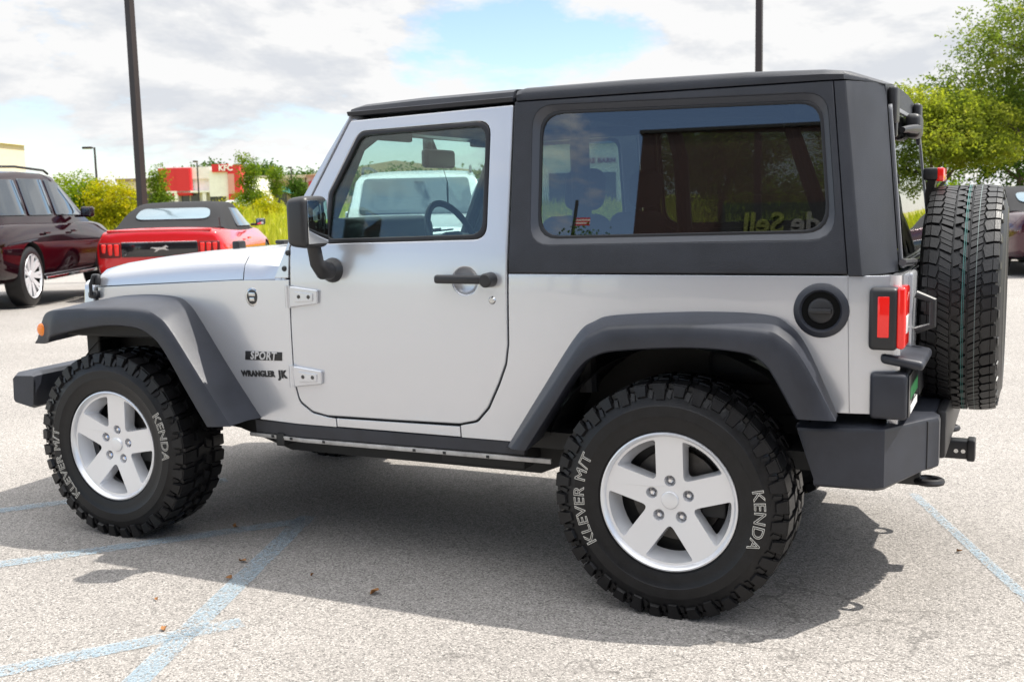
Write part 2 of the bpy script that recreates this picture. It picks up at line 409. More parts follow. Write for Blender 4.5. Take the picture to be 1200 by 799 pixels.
# ================================================================== SUBJECT: two-door off-roader
jeep = empty('off_road_car', (0, 0, 0), 0, 'silver two-door off-road car with dark grey hardtop, wide fender flares and rear spare wheel', 'car')
def ys(x, z):
    y = 0.78 - 0.010 * ((min(z, 1.1) - 0.9) / 0.3) ** 2 * (1 if z < 0.9 else 0.35)
    y -= 0.16 * (0 if z < 1.05 else (z - 1.05) ** 2 / 0.36 if z < 1.23 else z - 1.14)
    if x < -1.56: y -= (-1.56 - x) * 0.13
    if x > 0.50: y -= 0.9 * (x - 0.50) ** 2
    return y
def onside(s, off=0.0):
    return lambda u, v, w: (u, s * (ys(u, v) + off - w), v)
def J(name, bm, m, parent=None, smooth=32, **k):
    o = mesh_obj(name, bm, m, parent or jeep, smooth, **k)
    if smooth is not None and name in ('body', 'door', 'hardtop_side', 'hinge', 'windscreen_frame', 'rocker_trim', 'grille', 'rear_bumper'):
        w = o.modifiers.new('normals', 'WEIGHTED_NORMAL'); w.mode = 'FACE_AREA'; w.keep_sharp = True; w.weight = 100
    return o
GAP = 0.004
FENDER = [(-2.715, 1.036), (-1.855, 1.086), (-1.557, 1.094), (-1.559, 0.936), (-1.559, 0.771), (-1.558, 0.690, .03), (-1.541, 0.610, .05), (-1.482, 0.570, .05), (-1.41, 0.558, .03), (-1.375, 0.555), (-1.375, 0.520),
          (-1.76, 0.520), (-1.92, 0.70), (-2.07, 0.89), (-2.16, 0.965), (-2.4, 0.985), (-2.715, 0.975)]
DOOR = [(-1.552, 1.218, 0), (-1.551, 1.087, 0), (-1.555, 0.936, 0), (-1.555, 0.771, 0), (-1.553, 0.690, .03), (-1.536, 0.616, .05), (-1.478, 0.576, .05), (-1.41, 0.564, .03), (-1.098, 0.567), (-0.83, 0.572, .05), (-0.757, 0.589, .04), (-0.708, 0.642, .05),
        (-0.662, 0.732, .1), (-0.632, 0.805, .06), (-0.621, 0.875, .06), (-0.619, 1.187, 0), (-0.621, 1.715, 0.01), (-1.300, 1.693, 0.02), (-1.465, 1.403, 0)]
WIN = [(-1.258, 1.650, 0.05), (-0.708, 1.664, 0.05), (-0.704, 1.247, 0.05), (-1.395, 1.233, 0.02), (-1.382, 1.424, 0.05)]
QUARTER = [(-0.613, 1.125), (-0.615, 0.875, .06), (-0.626, 0.802, .06), (-0.656, 0.729, .1), (-0.702, 0.638, .05), (-0.753, 0.583, .04), (-0.825, 0.566), (-0.825, 0.52), (-0.62, 0.52), (-0.50, 0.66), (-0.355, 0.86), (-0.285, 0.925), (-0.2, 0.955), (0.07, 0.97), (0.27, 0.965), (0.34, 0.94), (0.40, 0.87), (0.47, 0.70),
           (0.665, 0.70), (0.672, 1.0), (0.660, 1.130), (0.3, 1.128)]
SILL = [(-1.371, 0.556), (-0.829, 0.562), (-0.829, 0.522), (-1.371, 0.522)]
bm = bmesh.new()
for s in (-1, 1):
    join(bm, remap(slab([rnd(FENDER, 0.0)], 0.012, 0.003, cuts_u=fr(-2.72, -1.56, 10) + [-1.56, -1.5, -1.44], cuts_v=fr(0.5, 1.1, 7)), onside(s)))
    join(bm, remap(slab([rnd(QUARTER, 0.0)], 0.014, 0.003, cuts_u=fr(-0.85, 0.5, 8) + fr(0.5, 0.68, 6), cuts_v=fr(0.5, 1.05, 6) + [1.05, 1.08, 1.105]), onside(s)))
    join(bm, remap(slab([SILL], 0.012, 0.003, cuts_v=[0.54]), onside(s)))
    # rounded rear corner of the tub
    rings = []
    for k in range(9):
        a = k / 8 * PI / 2
        rings.append([(0.662 + 0.032 * math.sin(a) , s * (0.755 - 0.035 * (1 - math.cos(a))), z) for z in (0.70, 0.9, 1.02, 1.13)] + [(0.63, s * 0.70, 1.13), (0.63, s * 0.70, 0.70)])
    loft(bm, rings, cap=True)
# rear wall of the tub, with the tailgate opening filled by the tailgate
box(bm, (0.655, -0.722, 0.60), (0.690, 0.722, 1.128), 0.008)
# cowl top between bonnet and windscreen and the bulkhead edge
rings = []
for x, zc, ze, w in ((-1.80, 1.212, 1.088, 0.748), (-1.70, 1.216, 1.092, 0.760), (-1.60, 1.200, 1.096, 0.770)):
    rings.append([(x, w * c, ze + (zc - ze) * h) for c, h in ((-1, 0), (-0.985, 0.45), (-0.93, 0.82), (-0.80, 0.97), (-0.4, 1), (0, 1.0), (0.4, 1), (0.80, 0.97), (0.93, 0.82), (0.985, 0.45), (1, 0))] + [(x, w * 0.9, ze - 0.05), (x, -w * 0.9, ze - 0.05)])
loft(bm, rings)
body = J('body', bm, SILVER)
# thin seam on the rear quarter
for s in (-1, 1):
    bm = bmesh.new(); join(bm, remap(slab([[(0.5505, 0.70), (0.5525, 0.70), (0.5415, 1.127), (0.5395, 1.127)]], 0.002, 0.0003, cuts_v=fr(0.7, 1.12, 5)), onside(s, 0.0012)))
    J('panel_seam', bm, mat('seam grey', (0.22, 0.22, 0.23), 0.5), body)

# dark inner tub, floor, bulkheads and wheel wells
bm = bmesh.new()
box(bm, (-1.60, -0.74, 0.50), (0.64, 0.74, 0.56))
box(bm, (-1.62, -0.735, 0.50), (-1.58, 0.735, 1.08))
for s in (-1, 1):
    box(bm, (-1.55, s * 0.742, 0.52), (-0.55, s * 0.730, 1.16))
    box(bm, (-0.60, s * 0.762, 1.02), (0.62, s * 0.745, 1.12))
    box(bm, (-2.70, s * 0.50, 0.66), (-1.60, s * 0.53, 1.03))
    box(bm, (-0.46, s * 0.42, 0.52), (0.50, s * 0.46, 1.0))
    for cx, rr in ((0.0, 0.475), (-2.424, 0.47)):
        for k in range(18):
            a0, a1 = PI * (0.14 + 0.76 * k / 18), PI * (0.14 + 0.76 * (k + 1) / 18)
            q = []
            for a in (a0, a1):
                x = cx + rr * 1.06 * math.cos(a); z = min(0.40 + rr * math.sin(a) * 1.02, 0.885)
                yo = 0.745 if cx == 0 else 0.66
                q.append(((x, s * yo, z), (x, s * 0.43, z)))
            vs = [bm.verts.new(p) for p in (q[0][0], q[0][1], q[1][1], q[1][0])]
            bm.faces.new(vs)
for s in (-1, 1):
    box(bm, (-2.78, s * 0.50, 0.66), (-2.70, s * 0.655, 0.875), 0.01); box(bm, (-2.80, s * 0.50, 0.84), (-2.10, s * 0.80, 0.90), 0.01)
J('inner_tub', bm, FRAME, smooth=None)

# bonnet
bm = bmesh.new(); rings = []
HB = [(-2.745, 1.075, 1.040, 0.600), (-2.735, 1.105, 1.040, 0.618), (-2.70, 1.128, 1.041, 0.632), (-2.60, 1.148, 1.047, 0.645), (-2.40, 1.174, 1.058, 0.671), (-2.15, 1.198, 1.072, 0.704), (-1.95, 1.212, 1.082, 0.730), (-1.865, 1.217, 1.087, 0.740), (-1.806, 1.218, 1.090, 0.747)]
for x, zc, ze, w in HB:
    rings.append([(x + (0.06 * (1 - abs(c)) if x > -1.9 else 0) - (0.02 * (1 - c * c) if x < -2.65 else 0), w * c, ze + (zc - ze) * h) for c, h in ((-1, 0), (-0.993, 0.22), (-0.98, 0.45), (-0.955, 0.66), (-0.915, 0.82), (-0.85, 0.92), (-0.72, 0.965), (-0.4, 0.99), (0, 1.0), (0.4, 0.99), (0.72, 0.965), (0.85, 0.92), (0.915, 0.82), (0.955, 0.66), (0.98, 0.45), (0.993, 0.22), (1, 0))] + [(x, w * 0.9, ze - 0.02), (x, -w * 0.9, ze - 0.02)])
loft(bm, rings)
hood = J('bonnet', bm, SILVER, smooth=40)
for x, y in [(-2.05, 0.46), (-2.05, -0.46)]:
    bm = bmesh.new(); box(bm, (x - 0.02, y - 0.025, 1.17), (x + 0.02, y + 0.025, 1.232), 0.008); J('bumper_stop', bm, BLACK, hood)
for y in (-0.22, 0.22):
    bm = bmesh.new(); box(bm, (-2.02, y - 0.03, 1.208), (-1.97, y + 0.03, 1.225), 0.006); J('washer_nozzle', bm, BLACK, hood)
# black shut line between bonnet and fender
for s in (-1, 1):
    bm = bmesh.new(); rings = []
    for x, zc, ze, w in HB[1:]: rings.append([(x, s * (w - 0.02), ze - 0.008), (x, s * (w - 0.003), ze - 0.008), (x, s * (w - 0.003), ze + 0.004), (x, s * (w - 0.02), ze + 0.004)])
    loft(bm, rings); J('shut_line', bm, SEALR, hood)
# bonnet catches
for s in (-1, 1):
    bm = bmesh.new()
    box(bm, (-2.735, s * 0.648, 1.045), (-2.695, s * 0.622, 1.095), 0.008)
    box(bm, (-2.755, s * 0.655, 0.985), (-2.700, s * 0.618, 1.020), 0.012)
    tube(bm, [(-2.712, s * 0.650, 1.09), (-2.725, s * 0.660, 1.05), (-2.73, s * 0.655, 1.0)], 0.008, 8)
    J('bonnet_catch', bm, BLACK, hood)

# grille with seven slots, headlights
bm = bmesh.new()
out = rnd([(-0.56, 0.62, 0.05), (0.56, 0.62, 0.05), (0.575, 0.84, 0.0), (0.615, 0.90, 0.03), (0.60, 1.065, 0.05), (-0.60, 1.065, 0.05), (-0.615, 0.90, 0.03), (-0.575, 0.84, 0.0)])
holes = [rnd([(y - 0.026, 0.70), (y + 0.026, 0.70), (y + 0.026, 1.0), (y - 0.026, 1.0)], 0.024) for y in [(-3 + k) * 0.078 for k in range(7)]]
for s in (-1, 1): holes.append([(s * 0.43 + 0.098 * math.cos(a), 0.89 + 0.098 * math.sin(a)) for a in [2 * PI * k / 32 for k in range(32)]])
bm = remap(slab([out] + holes, 0.07, 0.012, 2), lambda u, v, w: (-2.83 + w - 0.02 * (1 - (u / 0.6) ** 2), u, v))
grille = J('grille', bm, SILVER)
bm = bmesh.new(); box(bm, (-2.775, -0.56, 0.66), (-2.745, 0.56, 1.03)); J('grille_backing', bm, FRAME, grille)
for s in (-1, 1):
    bm = bmesh.new(); lathe(bm, [(0.0, -0.035), (0.05, -0.030), (0.085, -0.012), (0.094, 0.0), (0.094, 0.03), (0.0, 0.03)], 'x', 32, c=(-2.80, s * 0.43, 0.89)); J('headlight', bm, WHITELENS, grille)

# windscreen frame (leaning), glass, wipers
WS0, WS1 = Vector((-1.632, 0, 1.10)), Vector((-1.305, 0, 1.727))
L = (WS1 - WS0).length; axv = (WS1 - WS0) / L; nrm = Vector((-axv.z, 0, axv.x))
def onws(u, v, w):
    p = WS0 + axv * v - nrm * w; hw = 1 - 0.125 * v / L
    return (p.x, u * hw, p.z)
bm = remap(slab([rnd([(-0.768, -0.01), (0.768, -0.01), (0.768, L, 0.03), (-0.768, L, 0.03)], 0.0), rnd([(-0.69, 0.11), (0.69, 0.11), (0.69, L - 0.07), (-0.69, L - 0.07)], 0.05)], 0.05, 0.010, 2), onws)
for s in (-1, 1):
    side_pl = [(-1.302, 1.722), (-1.400, 1.575), (-1.508, 1.404), (-1.563, 1.241), (-1.635, 1.098), (-1.560, 1.100), (-1.557, 1.218), (-1.472, 1.403), (-1.306, 1.697)]
    join(bm, remap(slab([side_pl], 0.05, 0.004, cuts_v=fr(1.1, 1.72, 5)), onside(s, 0.001)))
wsf = J('windscreen_frame', bm, SILVER)
bm = remap(slab([rnd([(-0.70, 0.10), (0.70, 0.10), (0.70, L - 0.06), (-0.70, L - 0.06)], 0.05)], 0.006, 0.001), lambda u, v, w: onws(u, v, w + 0.022))
J('windscreen', bm, glass('windscreen glass', (0.90, 0.95, 0.94), 1.5, 0.8), wsf, None)
for s in (-1, 1):
    for x, z in ((-1.580, 1.136), (-1.563, 1.197)):
        bm = bmesh.new(); lathe(bm, [(0.0, -0.007), (0.007, -0.007), (0.0105, -0.003), (0.0115, 0.004)], 'y', 14, c=(x, 0, z))
        for v in bm.verts: v.co.y = s * (ys(x, z) + 0.001 - v.co.y)
        J('hinge_bolt', bm, BLACK, wsf)
for y0 in (-0.55, 0.08):
    bm = bmesh.new(); tube(bm, [(-1.66, y0, 1.215), (-1.62, y0 + 0.05, 1.235), (-1.575, y0 + 0.40, 1.245)], 0.007, 8); tube(bm, [(-1.60, y0 + 0.05, 1.232), (-1.57, y0 + 0.52, 1.24)], 0.005, 6)
    lathe(bm, [(0.0, 0.02), (0.016, 0.016), (0.018, -0.02)], 'z', 12, c=(-1.66, y0, 1.215)); J('wiper', bm, BLACK, wsf)

# doors
def inset(poly, d):
    c = Vector((sum(p[0] for p in poly) / len(poly), sum(p[1] for p in poly) / len(poly))); out = []
    n = len(poly)
    for i in range(n):
        p = Vector(poly[i][:2]); a = Vector(poly[i - 1][:2]); b = Vector(poly[(i + 1) % n][:2])
        t1 = (p - a).normalized(); t2 = (b - p).normalized(); n1 = Vector((-t1.y, t1.x)); n2 = Vector((-t2.y, t2.x)); m = (n1 + n2).normalized(); k = d / max(0.4, m.dot(n1))
        area = sum(poly[j - 1][0] * poly[j][1] - poly[j][0] * poly[j - 1][1] for j in range(n))
        q = p + m * k * (1 if area > 0 else -1); out.append((q.x, q.y, *poly[i][2:]))
    return out
WINR = rnd(WIN)
for s in (-1, 1):
    DISH = [(-0.785 + 0.0495 * math.cos(a), 1.098 + 0.0495 * math.sin(a)) for a in [2 * PI * k / 36 for k in range(36)]]
    dr = J('door', remap(slab([rnd(DOOR, 0.0), WINR, DISH], 0.035, 0.005, 2, cuts_u=fr(-1.56, -0.61, 8), cuts_v=fr(0.56, 1.05, 7) + [1.05, 1.075, 1.10, 1.125, 1.15, 1.175, 1.20, 1.23] + fr(1.23, 1.7, 4)), onside(s, 0.002)), SILVER)
    W2 = inset(WIN, 0.017)
    J('window_seal', remap(slab([rnd(inset(WIN, 0.001)), rnd(W2, 0.045)], 0.022, 0.004, 2, cuts_v=[1.3, 1.4, 1.5, 1.6]), onside(s, 0.004)), SEALR, dr)
    J('window_pane', remap(slab([rnd(inset(WIN, 0.010))], 0.004, 0.0008, cuts_v=[1.3, 1.4, 1.5, 1.6]), onside(s, -0.008)), GLASSF, dr, None)
    # handle: paddle over a round dish
    bm = bmesh.new(); yy = s * (ys(-0.785, 1.1) + 0.002)
    lathe(bm, [(0.052, -0.004), (0.048, -0.008), (0.036, -0.012), (0.018, -0.0145), (0.0, -0.015)], 'y', 32)
    for v in bm.verts: v.co = Vector((-0.785 + v.co.x, yy + s * v.co.y, 1.098 + v.co.z))
    dish = J('handle_dish', bm, SILVER, dr)
    bm = bmesh.new(); box(bm, (-0.893, yy + s * 0.012, 1.090), (-0.665, yy + s * 0.040, 1.121), 0.010, 3)
    lathe(bm, [(0.0, 0.050), (0.020, 0.049), (0.025, 0.044), (0.027, 0.0)], 'y', 20)
    box(bm, (-0.885, 0.0, 1.094), (-0.865, 0.02, 1.118), 0.003)
    for v in bm.verts:
        if abs(v.co.x) < 0.03 and abs(v.co.z) < 0.03: v.co = Vector((-0.682 + v.co.x, yy + s * v.co.y, 1.104 + v.co.z))
        elif v.co.y >= 0 and v.co.y <= 0.0201 and v.co.x < -0.86: v.co.y = yy + s * v.co.y
    J('handle', bm, BLACK, dr)
    bm = bmesh.new(); yk = ys(-0.677, 1.031) + 0.002
    lathe(bm, [(0.0, 0.006), (0.009, 0.006), (0.012, 0.004), (0.0145, 0.0)], 'y', 18)
    for v in bm.verts: v.co = Vector((-0.677 + v.co.x, s * (yk + v.co.y), 1.031 + v.co.z))
    J('lock', bm, STEEL, dr)
    for zc in (1.030, 0.717):
        pl = rnd([(-1.548, zc + 0.040), (-1.415, zc + 0.026), (-1.418, zc - 0.026), (-1.548, zc - 0.044)], 0.008)
        bm = remap(slab([pl], 0.014, 0.004, 2), onside(s, 0.016))
        pl2 = rnd([(-1.52, zc + 0.020), (-1.435, zc + 0.013), (-1.437, zc - 0.016), (-1.52, zc - 0.022)], 0.004)
        join(bm, remap(slab([pl2], 0.006, 0.002, 1), onside(s, 0.020)))
        yh = ys(-1.556, zc) + 0.010
        tube(bm, [(-1.556, s * yh, zc - 0.045), (-1.556, s * yh, zc + 0.042)], 0.0125, 12)
        hg = J('hinge', bm, SILVER, dr)
        for xb in (-1.500, -1.455):
            q = bmesh.new(); lathe(q, [(0.0, 0.004), (0.006, 0.003), (0.008, 0.0)], 'y', 12)
            for v in q.verts: v.co = Vector((xb + v.co.x, s * (ys(xb, zc) + 0.020 + v.co.y), zc + v.co.z))
            J('bolt', q, DARKSTEEL, dr)
    # mirror: arm, ball, housing and glass
    bm = bmesh.new()
    yb = ys(-1.37, 1.13) + 0.002
    lathe(bm, [(0.0, 0.035), (0.030, 0.030), (0.045, 0.012), (0.048, 0.0)], 'y', 20)
    for v in bm.verts: v.co = Vector((-1.352 + v.co.x, s * (yb + v.co.y), 1.132 + v.co.z))
    tube(bm, [(-1.352, s * (yb + 0.015), 1.130), (-1.352, s * 0.835, 1.135), (-1.353, s * 0.875, 1.165), (-1.354, s * 0.895, 1.25)], [0.034, 0.036, 0.027, 0.026], 14)
    mr = J('mirror_arm', bm, BLACK, dr)
    bm = bmesh.new()
    box(bm, (-1.412, s * 0.845, 1.222), (-1.308, s * 1.000, 1.415), 0.026, 4, taper=lambda p: Vector((p.x, p.y * (1 + 0.03 * (p.z < 1.3) * 0), p.z)) if p.x > -1.37 else Vector((p.x + 0.006, p.y * 0.5 + s * 0.93 * 0.5 + (p.y - s * 0.93) * 0.36, 1.317 + (p.z - 1.317) * 0.90)))
    J('mirror_housing', bm, BLACK, dr)
    bm = bmesh.new(); box(bm, (-1.309, s * 0.863, 1.240), (-1.3055, s * 0.983, 1.397), 0.0015); J('mirror_glass', bm, MIRROR, dr)

# lower rocker trim and pinch seam
for s in (-1, 1):
    bm = bmesh.new()
    join(bm, remap(slab([[(-1.80, 0.517), (-0.575, 0.518), (-0.575, 0.470), (-1.80, 0.462)]], 0.03, 0.004, cuts_u=fr(-1.8, -0.58, 5)), onside(s, -0.006)))
    rk = J('rocker_trim', bm, TRIM)
    bm = bmesh.new()
    join(bm, remap(slab([[(-1.83, 0.460), (-0.47, 0.467), (-0.47, 0.449), (-1.83, 0.445)]], 0.012, 0.002, cuts_u=fr(-1.8, -0.48, 5)), onside(s, 0.004)))
    J('pinch_seam', bm, mat('bare seam metal', (0.42, 0.41, 0.40), 0.45, 0.4, noise=(18, 0.3)), rk)
    for xb in (-1.70, -1.60, -1.44, -1.03, -0.90, -0.72):
        bm = bmesh.new(); box(bm, (xb - 0.006, s * (ys(xb, .455) + 0.003), 0.451), (xb + 0.006, s * (ys(xb, .455) + 0.006), 0.461))
        J('drain_slot', bm, FRAME, rk)

# fender flares
def flare(name, C, K, Lw, yo, s, parent=None):
    n = 6
    Cc = crom([(x, 0, z) for x, z in C], n); Kk = crom([(x, 0, z) for x, z in K], n); Ll = crom([(x, 0, z) for x, z in Lw], n)
    rings = []
    N = len(Cc)
    for i, (c, k, l) in enumerate(zip(Cc, Kk, Ll)):
        yc = ys(c.x, min(c.z, 1.1)) - 0.004
        if c.x < -2.66: yc -= 0.0
        y1 = yo
        if name == 'front' and k.x < -2.68: y1 = yo - 0.35 * (-2.68 - k.x) ** 1.0 * 0.6
        kin = k + (c - k) * 0.12
        mid = k + (c - k) * 0.55
        rings.append([(c.x, s * yc, c.z), (mid.x, s * (yc + (y1 - yc) * 0.47), mid.z + 0.006), (kin.x, s * (y1 - 0.022), kin.z + 0.002), (k.x + (c.x - k.x) * 0.03, s * (y1 - 0.007), k.z + (c.z - k.z) * 0.03 - 0.001),
                      (k.x + (l.x - k.x) * 0.14, s * y1, k.z + (l.z - k.z) * 0.14), (k.x + (l.x - k.x) * 0.6, s * (y1 + 0.004), k.z + (l.z - k.z) * 0.6), (k.x + (l.x - k.x) * 0.94, s * (y1 + 0.002), k.z + (l.z - k.z) * 0.94), (l.x, s * (y1 - 0.004), l.z),
                      (l.x, s * (y1 - 0.035), l.z + 0.004), (l.x + (c.x - l.x) * 0.1, s * (yc - 0.02), l.z + (c.z - l.z) * 0.1 + 0.01), (c.x + (l.x - c.x) * .2, s * (yc - 0.02), c.z + (l.z - c.z) * 0.2)])
    bm = bmesh.new(); loft(bm, rings)
    return J('fender_flare', bm, TRIM, smooth=38)
FC = [(-2.80, 0.845), (-2.79, 0.925), (-2.66, 0.985), (-2.42, 1.012), (-2.22, 1.010), (-2.135, 0.985), (-2.06, 0.912), (-1.905, 0.715), (-1.755, 0.527)]
FK = [(-2.835, 0.83), (-2.775, 0.938), (-2.65, 0.963), (-2.42, 0.975), (-2.207, 0.973), (-2.121, 0.948), (-2.057, 0.892), (-1.92, 0.706), (-1.783, 0.522)]
FL = [(-2.850, 0.808), (-2.765, 0.815), (-2.70, 0.853), (-2.43, 0.900), (-2.25, 0.899), (-2.163, 0.868), (-2.099, 0.81), (-2.00, 0.66), (-1.90, 0.513)]
RC = [(-0.645, 0.494), (-0.50, 0.71), (-0.359, 0.917), (-0.291, 0.968), (-0.21, 0.991), (0.07, 1.009), (0.282, 1.006), (0.358, 0.979), (0.422, 0.904), (0.518, 0.69)]
RK = [(-0.56, 0.53), (-0.43, 0.715), (-0.30, 0.90), (-0.235, 0.948), (-0.16, 0.966), (0.09, 0.977), (0.30, 0.970), (0.37, 0.945), (0.43, 0.88), (0.53, 0.70)]
RL = [(-0.50, 0.527), (-0.405, 0.67), (-0.309, 0.812), (-0.235, 0.869), (-0.123, 0.890), (0.09, 0.905), (0.25, 0.895), (0.31, 0.865), (0.345, 0.82), (0.412, 0.699)]
for s in (-1, 1):
    ff = flare('front', FC, FK, FL, 0.905, s); flare('rear', RC, RK, RL, 0.905, s)
    bm = bmesh.new(); lathe(bm, [(0.0, 0.010), (0.014, 0.009), (0.022, 0.005), (0.025, 0.0)], 'y', 24)
    for v in bm.verts: v.co = Vector((-2.795 + v.co.x, s * (0.882 + v.co.y), 0.872 + v.co.z * 1.15))
    J('side_marker', bm, AMBER, ff)

# front bumper
bm = bmesh.new(); rings = []
for y in (-0.775, -0.74, -0.60, -0.40, 0, 0.40, 0.60, 0.74, 0.775):
    e = abs(y); dx = 0.05 * (e / 0.775) ** 2 * 1.3 + (0.012 if e > 0.76 else 0); dz = 0.012 if e > 0.76 else 0
    rings.append([(-3.195 + dx, y, 0.505 + dz), (-3.205 + dx, y, 0.53), (-3.20 + dx, y, 0.625), (-3.185 + dx, y, 0.650 - dz), (-3.06 + dx * .7, y, 0.655 - dz), (-3.045 + dx * .7, y, 0.64), (-3.06 + dx * 0.7, y, 0.50 + dz), (-3.10 + dx, y, 0.488 + dz)])
loft(bm, rings); fbm = J('front_bumper', bm, TRIM, smooth=45)
for s in (-1, 1):
    bm = bmesh.new(); box(bm, (-3.08, s * 0.36, 0.50), (-2.72, s * 0.46, 0.62), 0.01); J('bumper_bracket', bm, FRAME, fbm)

# rear bumper
PB = [(0.386, -0.775), (0.395, -0.800), (0.45, -0.805), (0.635, -0.800), (0.660, -0.790), (0.775, -0.585), (0.800, -0.555), (0.800, -0.50), (0.785, -0.47), (0.785, 0.0)]
PB = PB + [(x, -y) for x, y in PB[-2::-1]]
bm = bmesh.new(); rings = []
for i, (x, y) in enumerate(PB):
    e = abs(y)
    zt = 0.656 + 0.010 * sst(0.4, 0.66, x); zb = 0.462 + 0.03 * sst(0.62, 0.80, x)
    xs = x; slant = 0.09 * sst(0.45, 0.38, x) if e > 0.7 else 0
    d = Vector((0.50 - x, -y)).normalized() if e > 0.6 else Vector((-1, 0))
    inn = Vector((0.62 if x > 0.6 else x, math.copysign(min(e, 0.60), y)))
    rings.append([(xs + slant, y, zb + 0.012), (xs + slant * 0.93 , y, zb + 0.03), (xs + slant * 0.05, y, zt - 0.018), (xs + d.x * 0.004, y + d.y * 0.004, zt - 0.006), (xs + d.x * 0.016, y + d.y * 0.016, zt),
                  (inn.x, inn.y, zt + 0.004), (inn.x, inn.y, zt - 0.03), (xs + d.x * 0.035 + slant, y + d.y * 0.035, zb + 0.03), (xs + d.x * 0.02 + slant, y + d.y * 0.02, zb)])
loft(bm, rings); rb = J('rear_bumper', bm, TRIM, smooth=36)
bm = bmesh.new()
box(bm, (0.60, -0.60, 0.50), (0.77, 0.60, 0.655)); J('bumper_core', bm, FRAME, rb)
bm = bmesh.new(); box(bm, (0.782, -0.44, 0.50), (0.815, 0.44, 0.665), 0.012); J('bumper_insert', bm, BLACK, rb)
for s in (-1, 1):
    bm = bmesh.new()
    pts = [(0.765 + 0.04 * math.cos(a), s * 0.45 + 0.035 * math.sin(a), 0.425) for a in [2 * PI * k / 20 for k in range(21)]]
    tube(bm, pts, 0.012, 8); box(bm, (0.66, s * 0.47, 0.41), (0.74, s * 0.43, 0.46), 0.008)
    J('tow_hook', bm, BLACK, rb)
bm = bmesh.new()
box(bm, (0.60, -0.035, 0.41), (0.868, 0.035, 0.476), 0.005); box(bm, (0.862, -0.041, 0.404), (0.890, 0.041, 0.482), 0.006)
ht = J('hitch_receiver', bm, BLACK, rb)
for x in (0.826, 0.850):
    q = bmesh.new(); lathe(q, [(0.0, 0.0), (0.008, 0.0), (0.008, -0.002)], 'y', 12)
    for v in q.verts: v.co = Vector((x + v.co.x, -0.0362 + v.co.y, 0.44 + v.co.z))
    J('pin_hole', q, STEEL, ht)

# fuel filler
bm = bmesh.new(); lathe(bm, [(0.058, 0.001), (0.060, 0.006), (0.066, 0.012), (0.078, 0.009), (0.084, 0.004), (0.086, -0.004)], 'y', 40)
for v in bm.verts: v.co = Vector((0.462 + v.co.x, -(ys(0.462, 1.02) + v.co.y), 1.021 + v.co.z))
ffl = J('fuel_filler', bm, TRIM)
bm = bmesh.new(); lathe(bm, [(0.0, 0.0015), (0.061, 0.0035)], 'y', 32)
for v in bm.verts: v.co = Vector((0.462 + v.co.x, -(ys(0.462, 1.02) + v.co.y), 1.021 + v.co.z))
J('filler_bowl', bm, mat('filler bowl black', (0.004, 0.004, 0.004), 0.7, spec=0.1), ffl)
bm = bmesh.new(); lathe(bm, [(0.0, 0.010), (0.03, 0.010), (0.038, 0.007), (0.042, 0.0)], 'y', 24); box(bm, (-0.034, 0.004, -0.008), (0.034, 0.024, 0.008), 0.004)
for v in bm.verts: v.co = Vector((0.462 + v.co.x, -(ys(0.462, 1.02) + v.co.y), 1.021 + v.co.z))
J('fuel_cap', bm, BLACK, ffl)

# rear lamps
for s in (-1, 1):
    bm = bmesh.new(); box(bm, (0.606, s * 0.66, 0.905), (0.690, s * 0.800, 1.096), 0.014, 3); tl = J('rear_lamp', bm, BLACK)
    bm = bmesh.new(); box(bm, (0.632, s * 0.795, 0.945), (0.666, s * 0.8035, 1.070), 0.003); J('side_lens', bm, REDLENS, tl)
    bm = bmesh.new(); box(bm, (0.686, s * 0.668, 0.910), (0.712, s * 0.796, 1.098), 0.010, 3); J('rear_lens', bm, REDLENS, tl)
    bm = bmesh.new(); box(bm, (0.708, s * 0.69, 0.955), (0.7145, s * 0.775, 1.010), 0.003); J('reverse_lens', bm, WHITELENS, tl)
# number plate bracket with a green and white dealer plate
bm = bmesh.new(); box(bm, (0.612, -0.790, 0.690), (0.722, -0.43, 0.835), 0.014, 3); box(bm, (0.64, -0.775, 0.842), (0.765, -0.45, 0.872), 0.012, 3, taper=lambda p: Vector((p.x, p.y, p.z + (0.02 if p.x < 0.7 else 0))))
pb = J('plate_bracket', bm, TRIM)
bm = bmesh.new(); box(bm, (0.723, -0.775, 0.698), (0.7265, -0.475, 0.828), 0.001); pp = J('number_plate', bm, mat('plate black', (0.02, 0.02, 0.022), 0.3, 0, 0.5), pb)
bm = bmesh.new(); box(bm, (0.7268, -0.745, 0.748), (0.7276, -0.51, 0.790)); J('plate_panel', bm, mat('plate green', (0.012, 0.12, 0.035), 0.4), pb)
bm = bmesh.new(); box(bm, (0.7268, -0.735, 0.704), (0.7278, -0.52, 0.728)); J('plate_strip', bm, mat('plate white', (0.75, 0.75, 0.75), 0.4), pb)

# tailgate and spare carrier
bm = bmesh.new(); box(bm, (0.682, -0.50, 0.70), (0.706, 0.62, 1.122), 0.010)
tg = J('tailgate', bm, SILVER)
bm = bmesh.new(); box(bm, (0.706, -0.42, 0.70), (0.728, 0.50, 0.80), 0.012); box(bm, (0.70, 0.60, 0.74), (0.73, 0.70, 0.80), 0.008); box(bm, (0.70, 0.60, 1.0), (0.73, 0.70, 1.06), 0.008)
tube(bm, [(0.712, -0.47, 0.93), (0.765, -0.47, 0.95), (0.765, -0.47, 1.03), (0.712, -0.47, 1.05)], 0.013, 10)
J('tailgate_handle', bm, BLACK, tg)
bm = bmesh.new(); box(bm, (0.705, -0.16, 0.80), (0.76, 0.16, 1.16), 0.02); lathe(bm, [(0.0, 0.11), (0.09, 0.11), (0.11, 0.09), (0.16, 0.0)], 'x', 24, c=(0.75, 0.0, 0.998))
box(bm, (0.71, -0.06, 1.10), (0.745, 0.06, 1.20), 0.01)
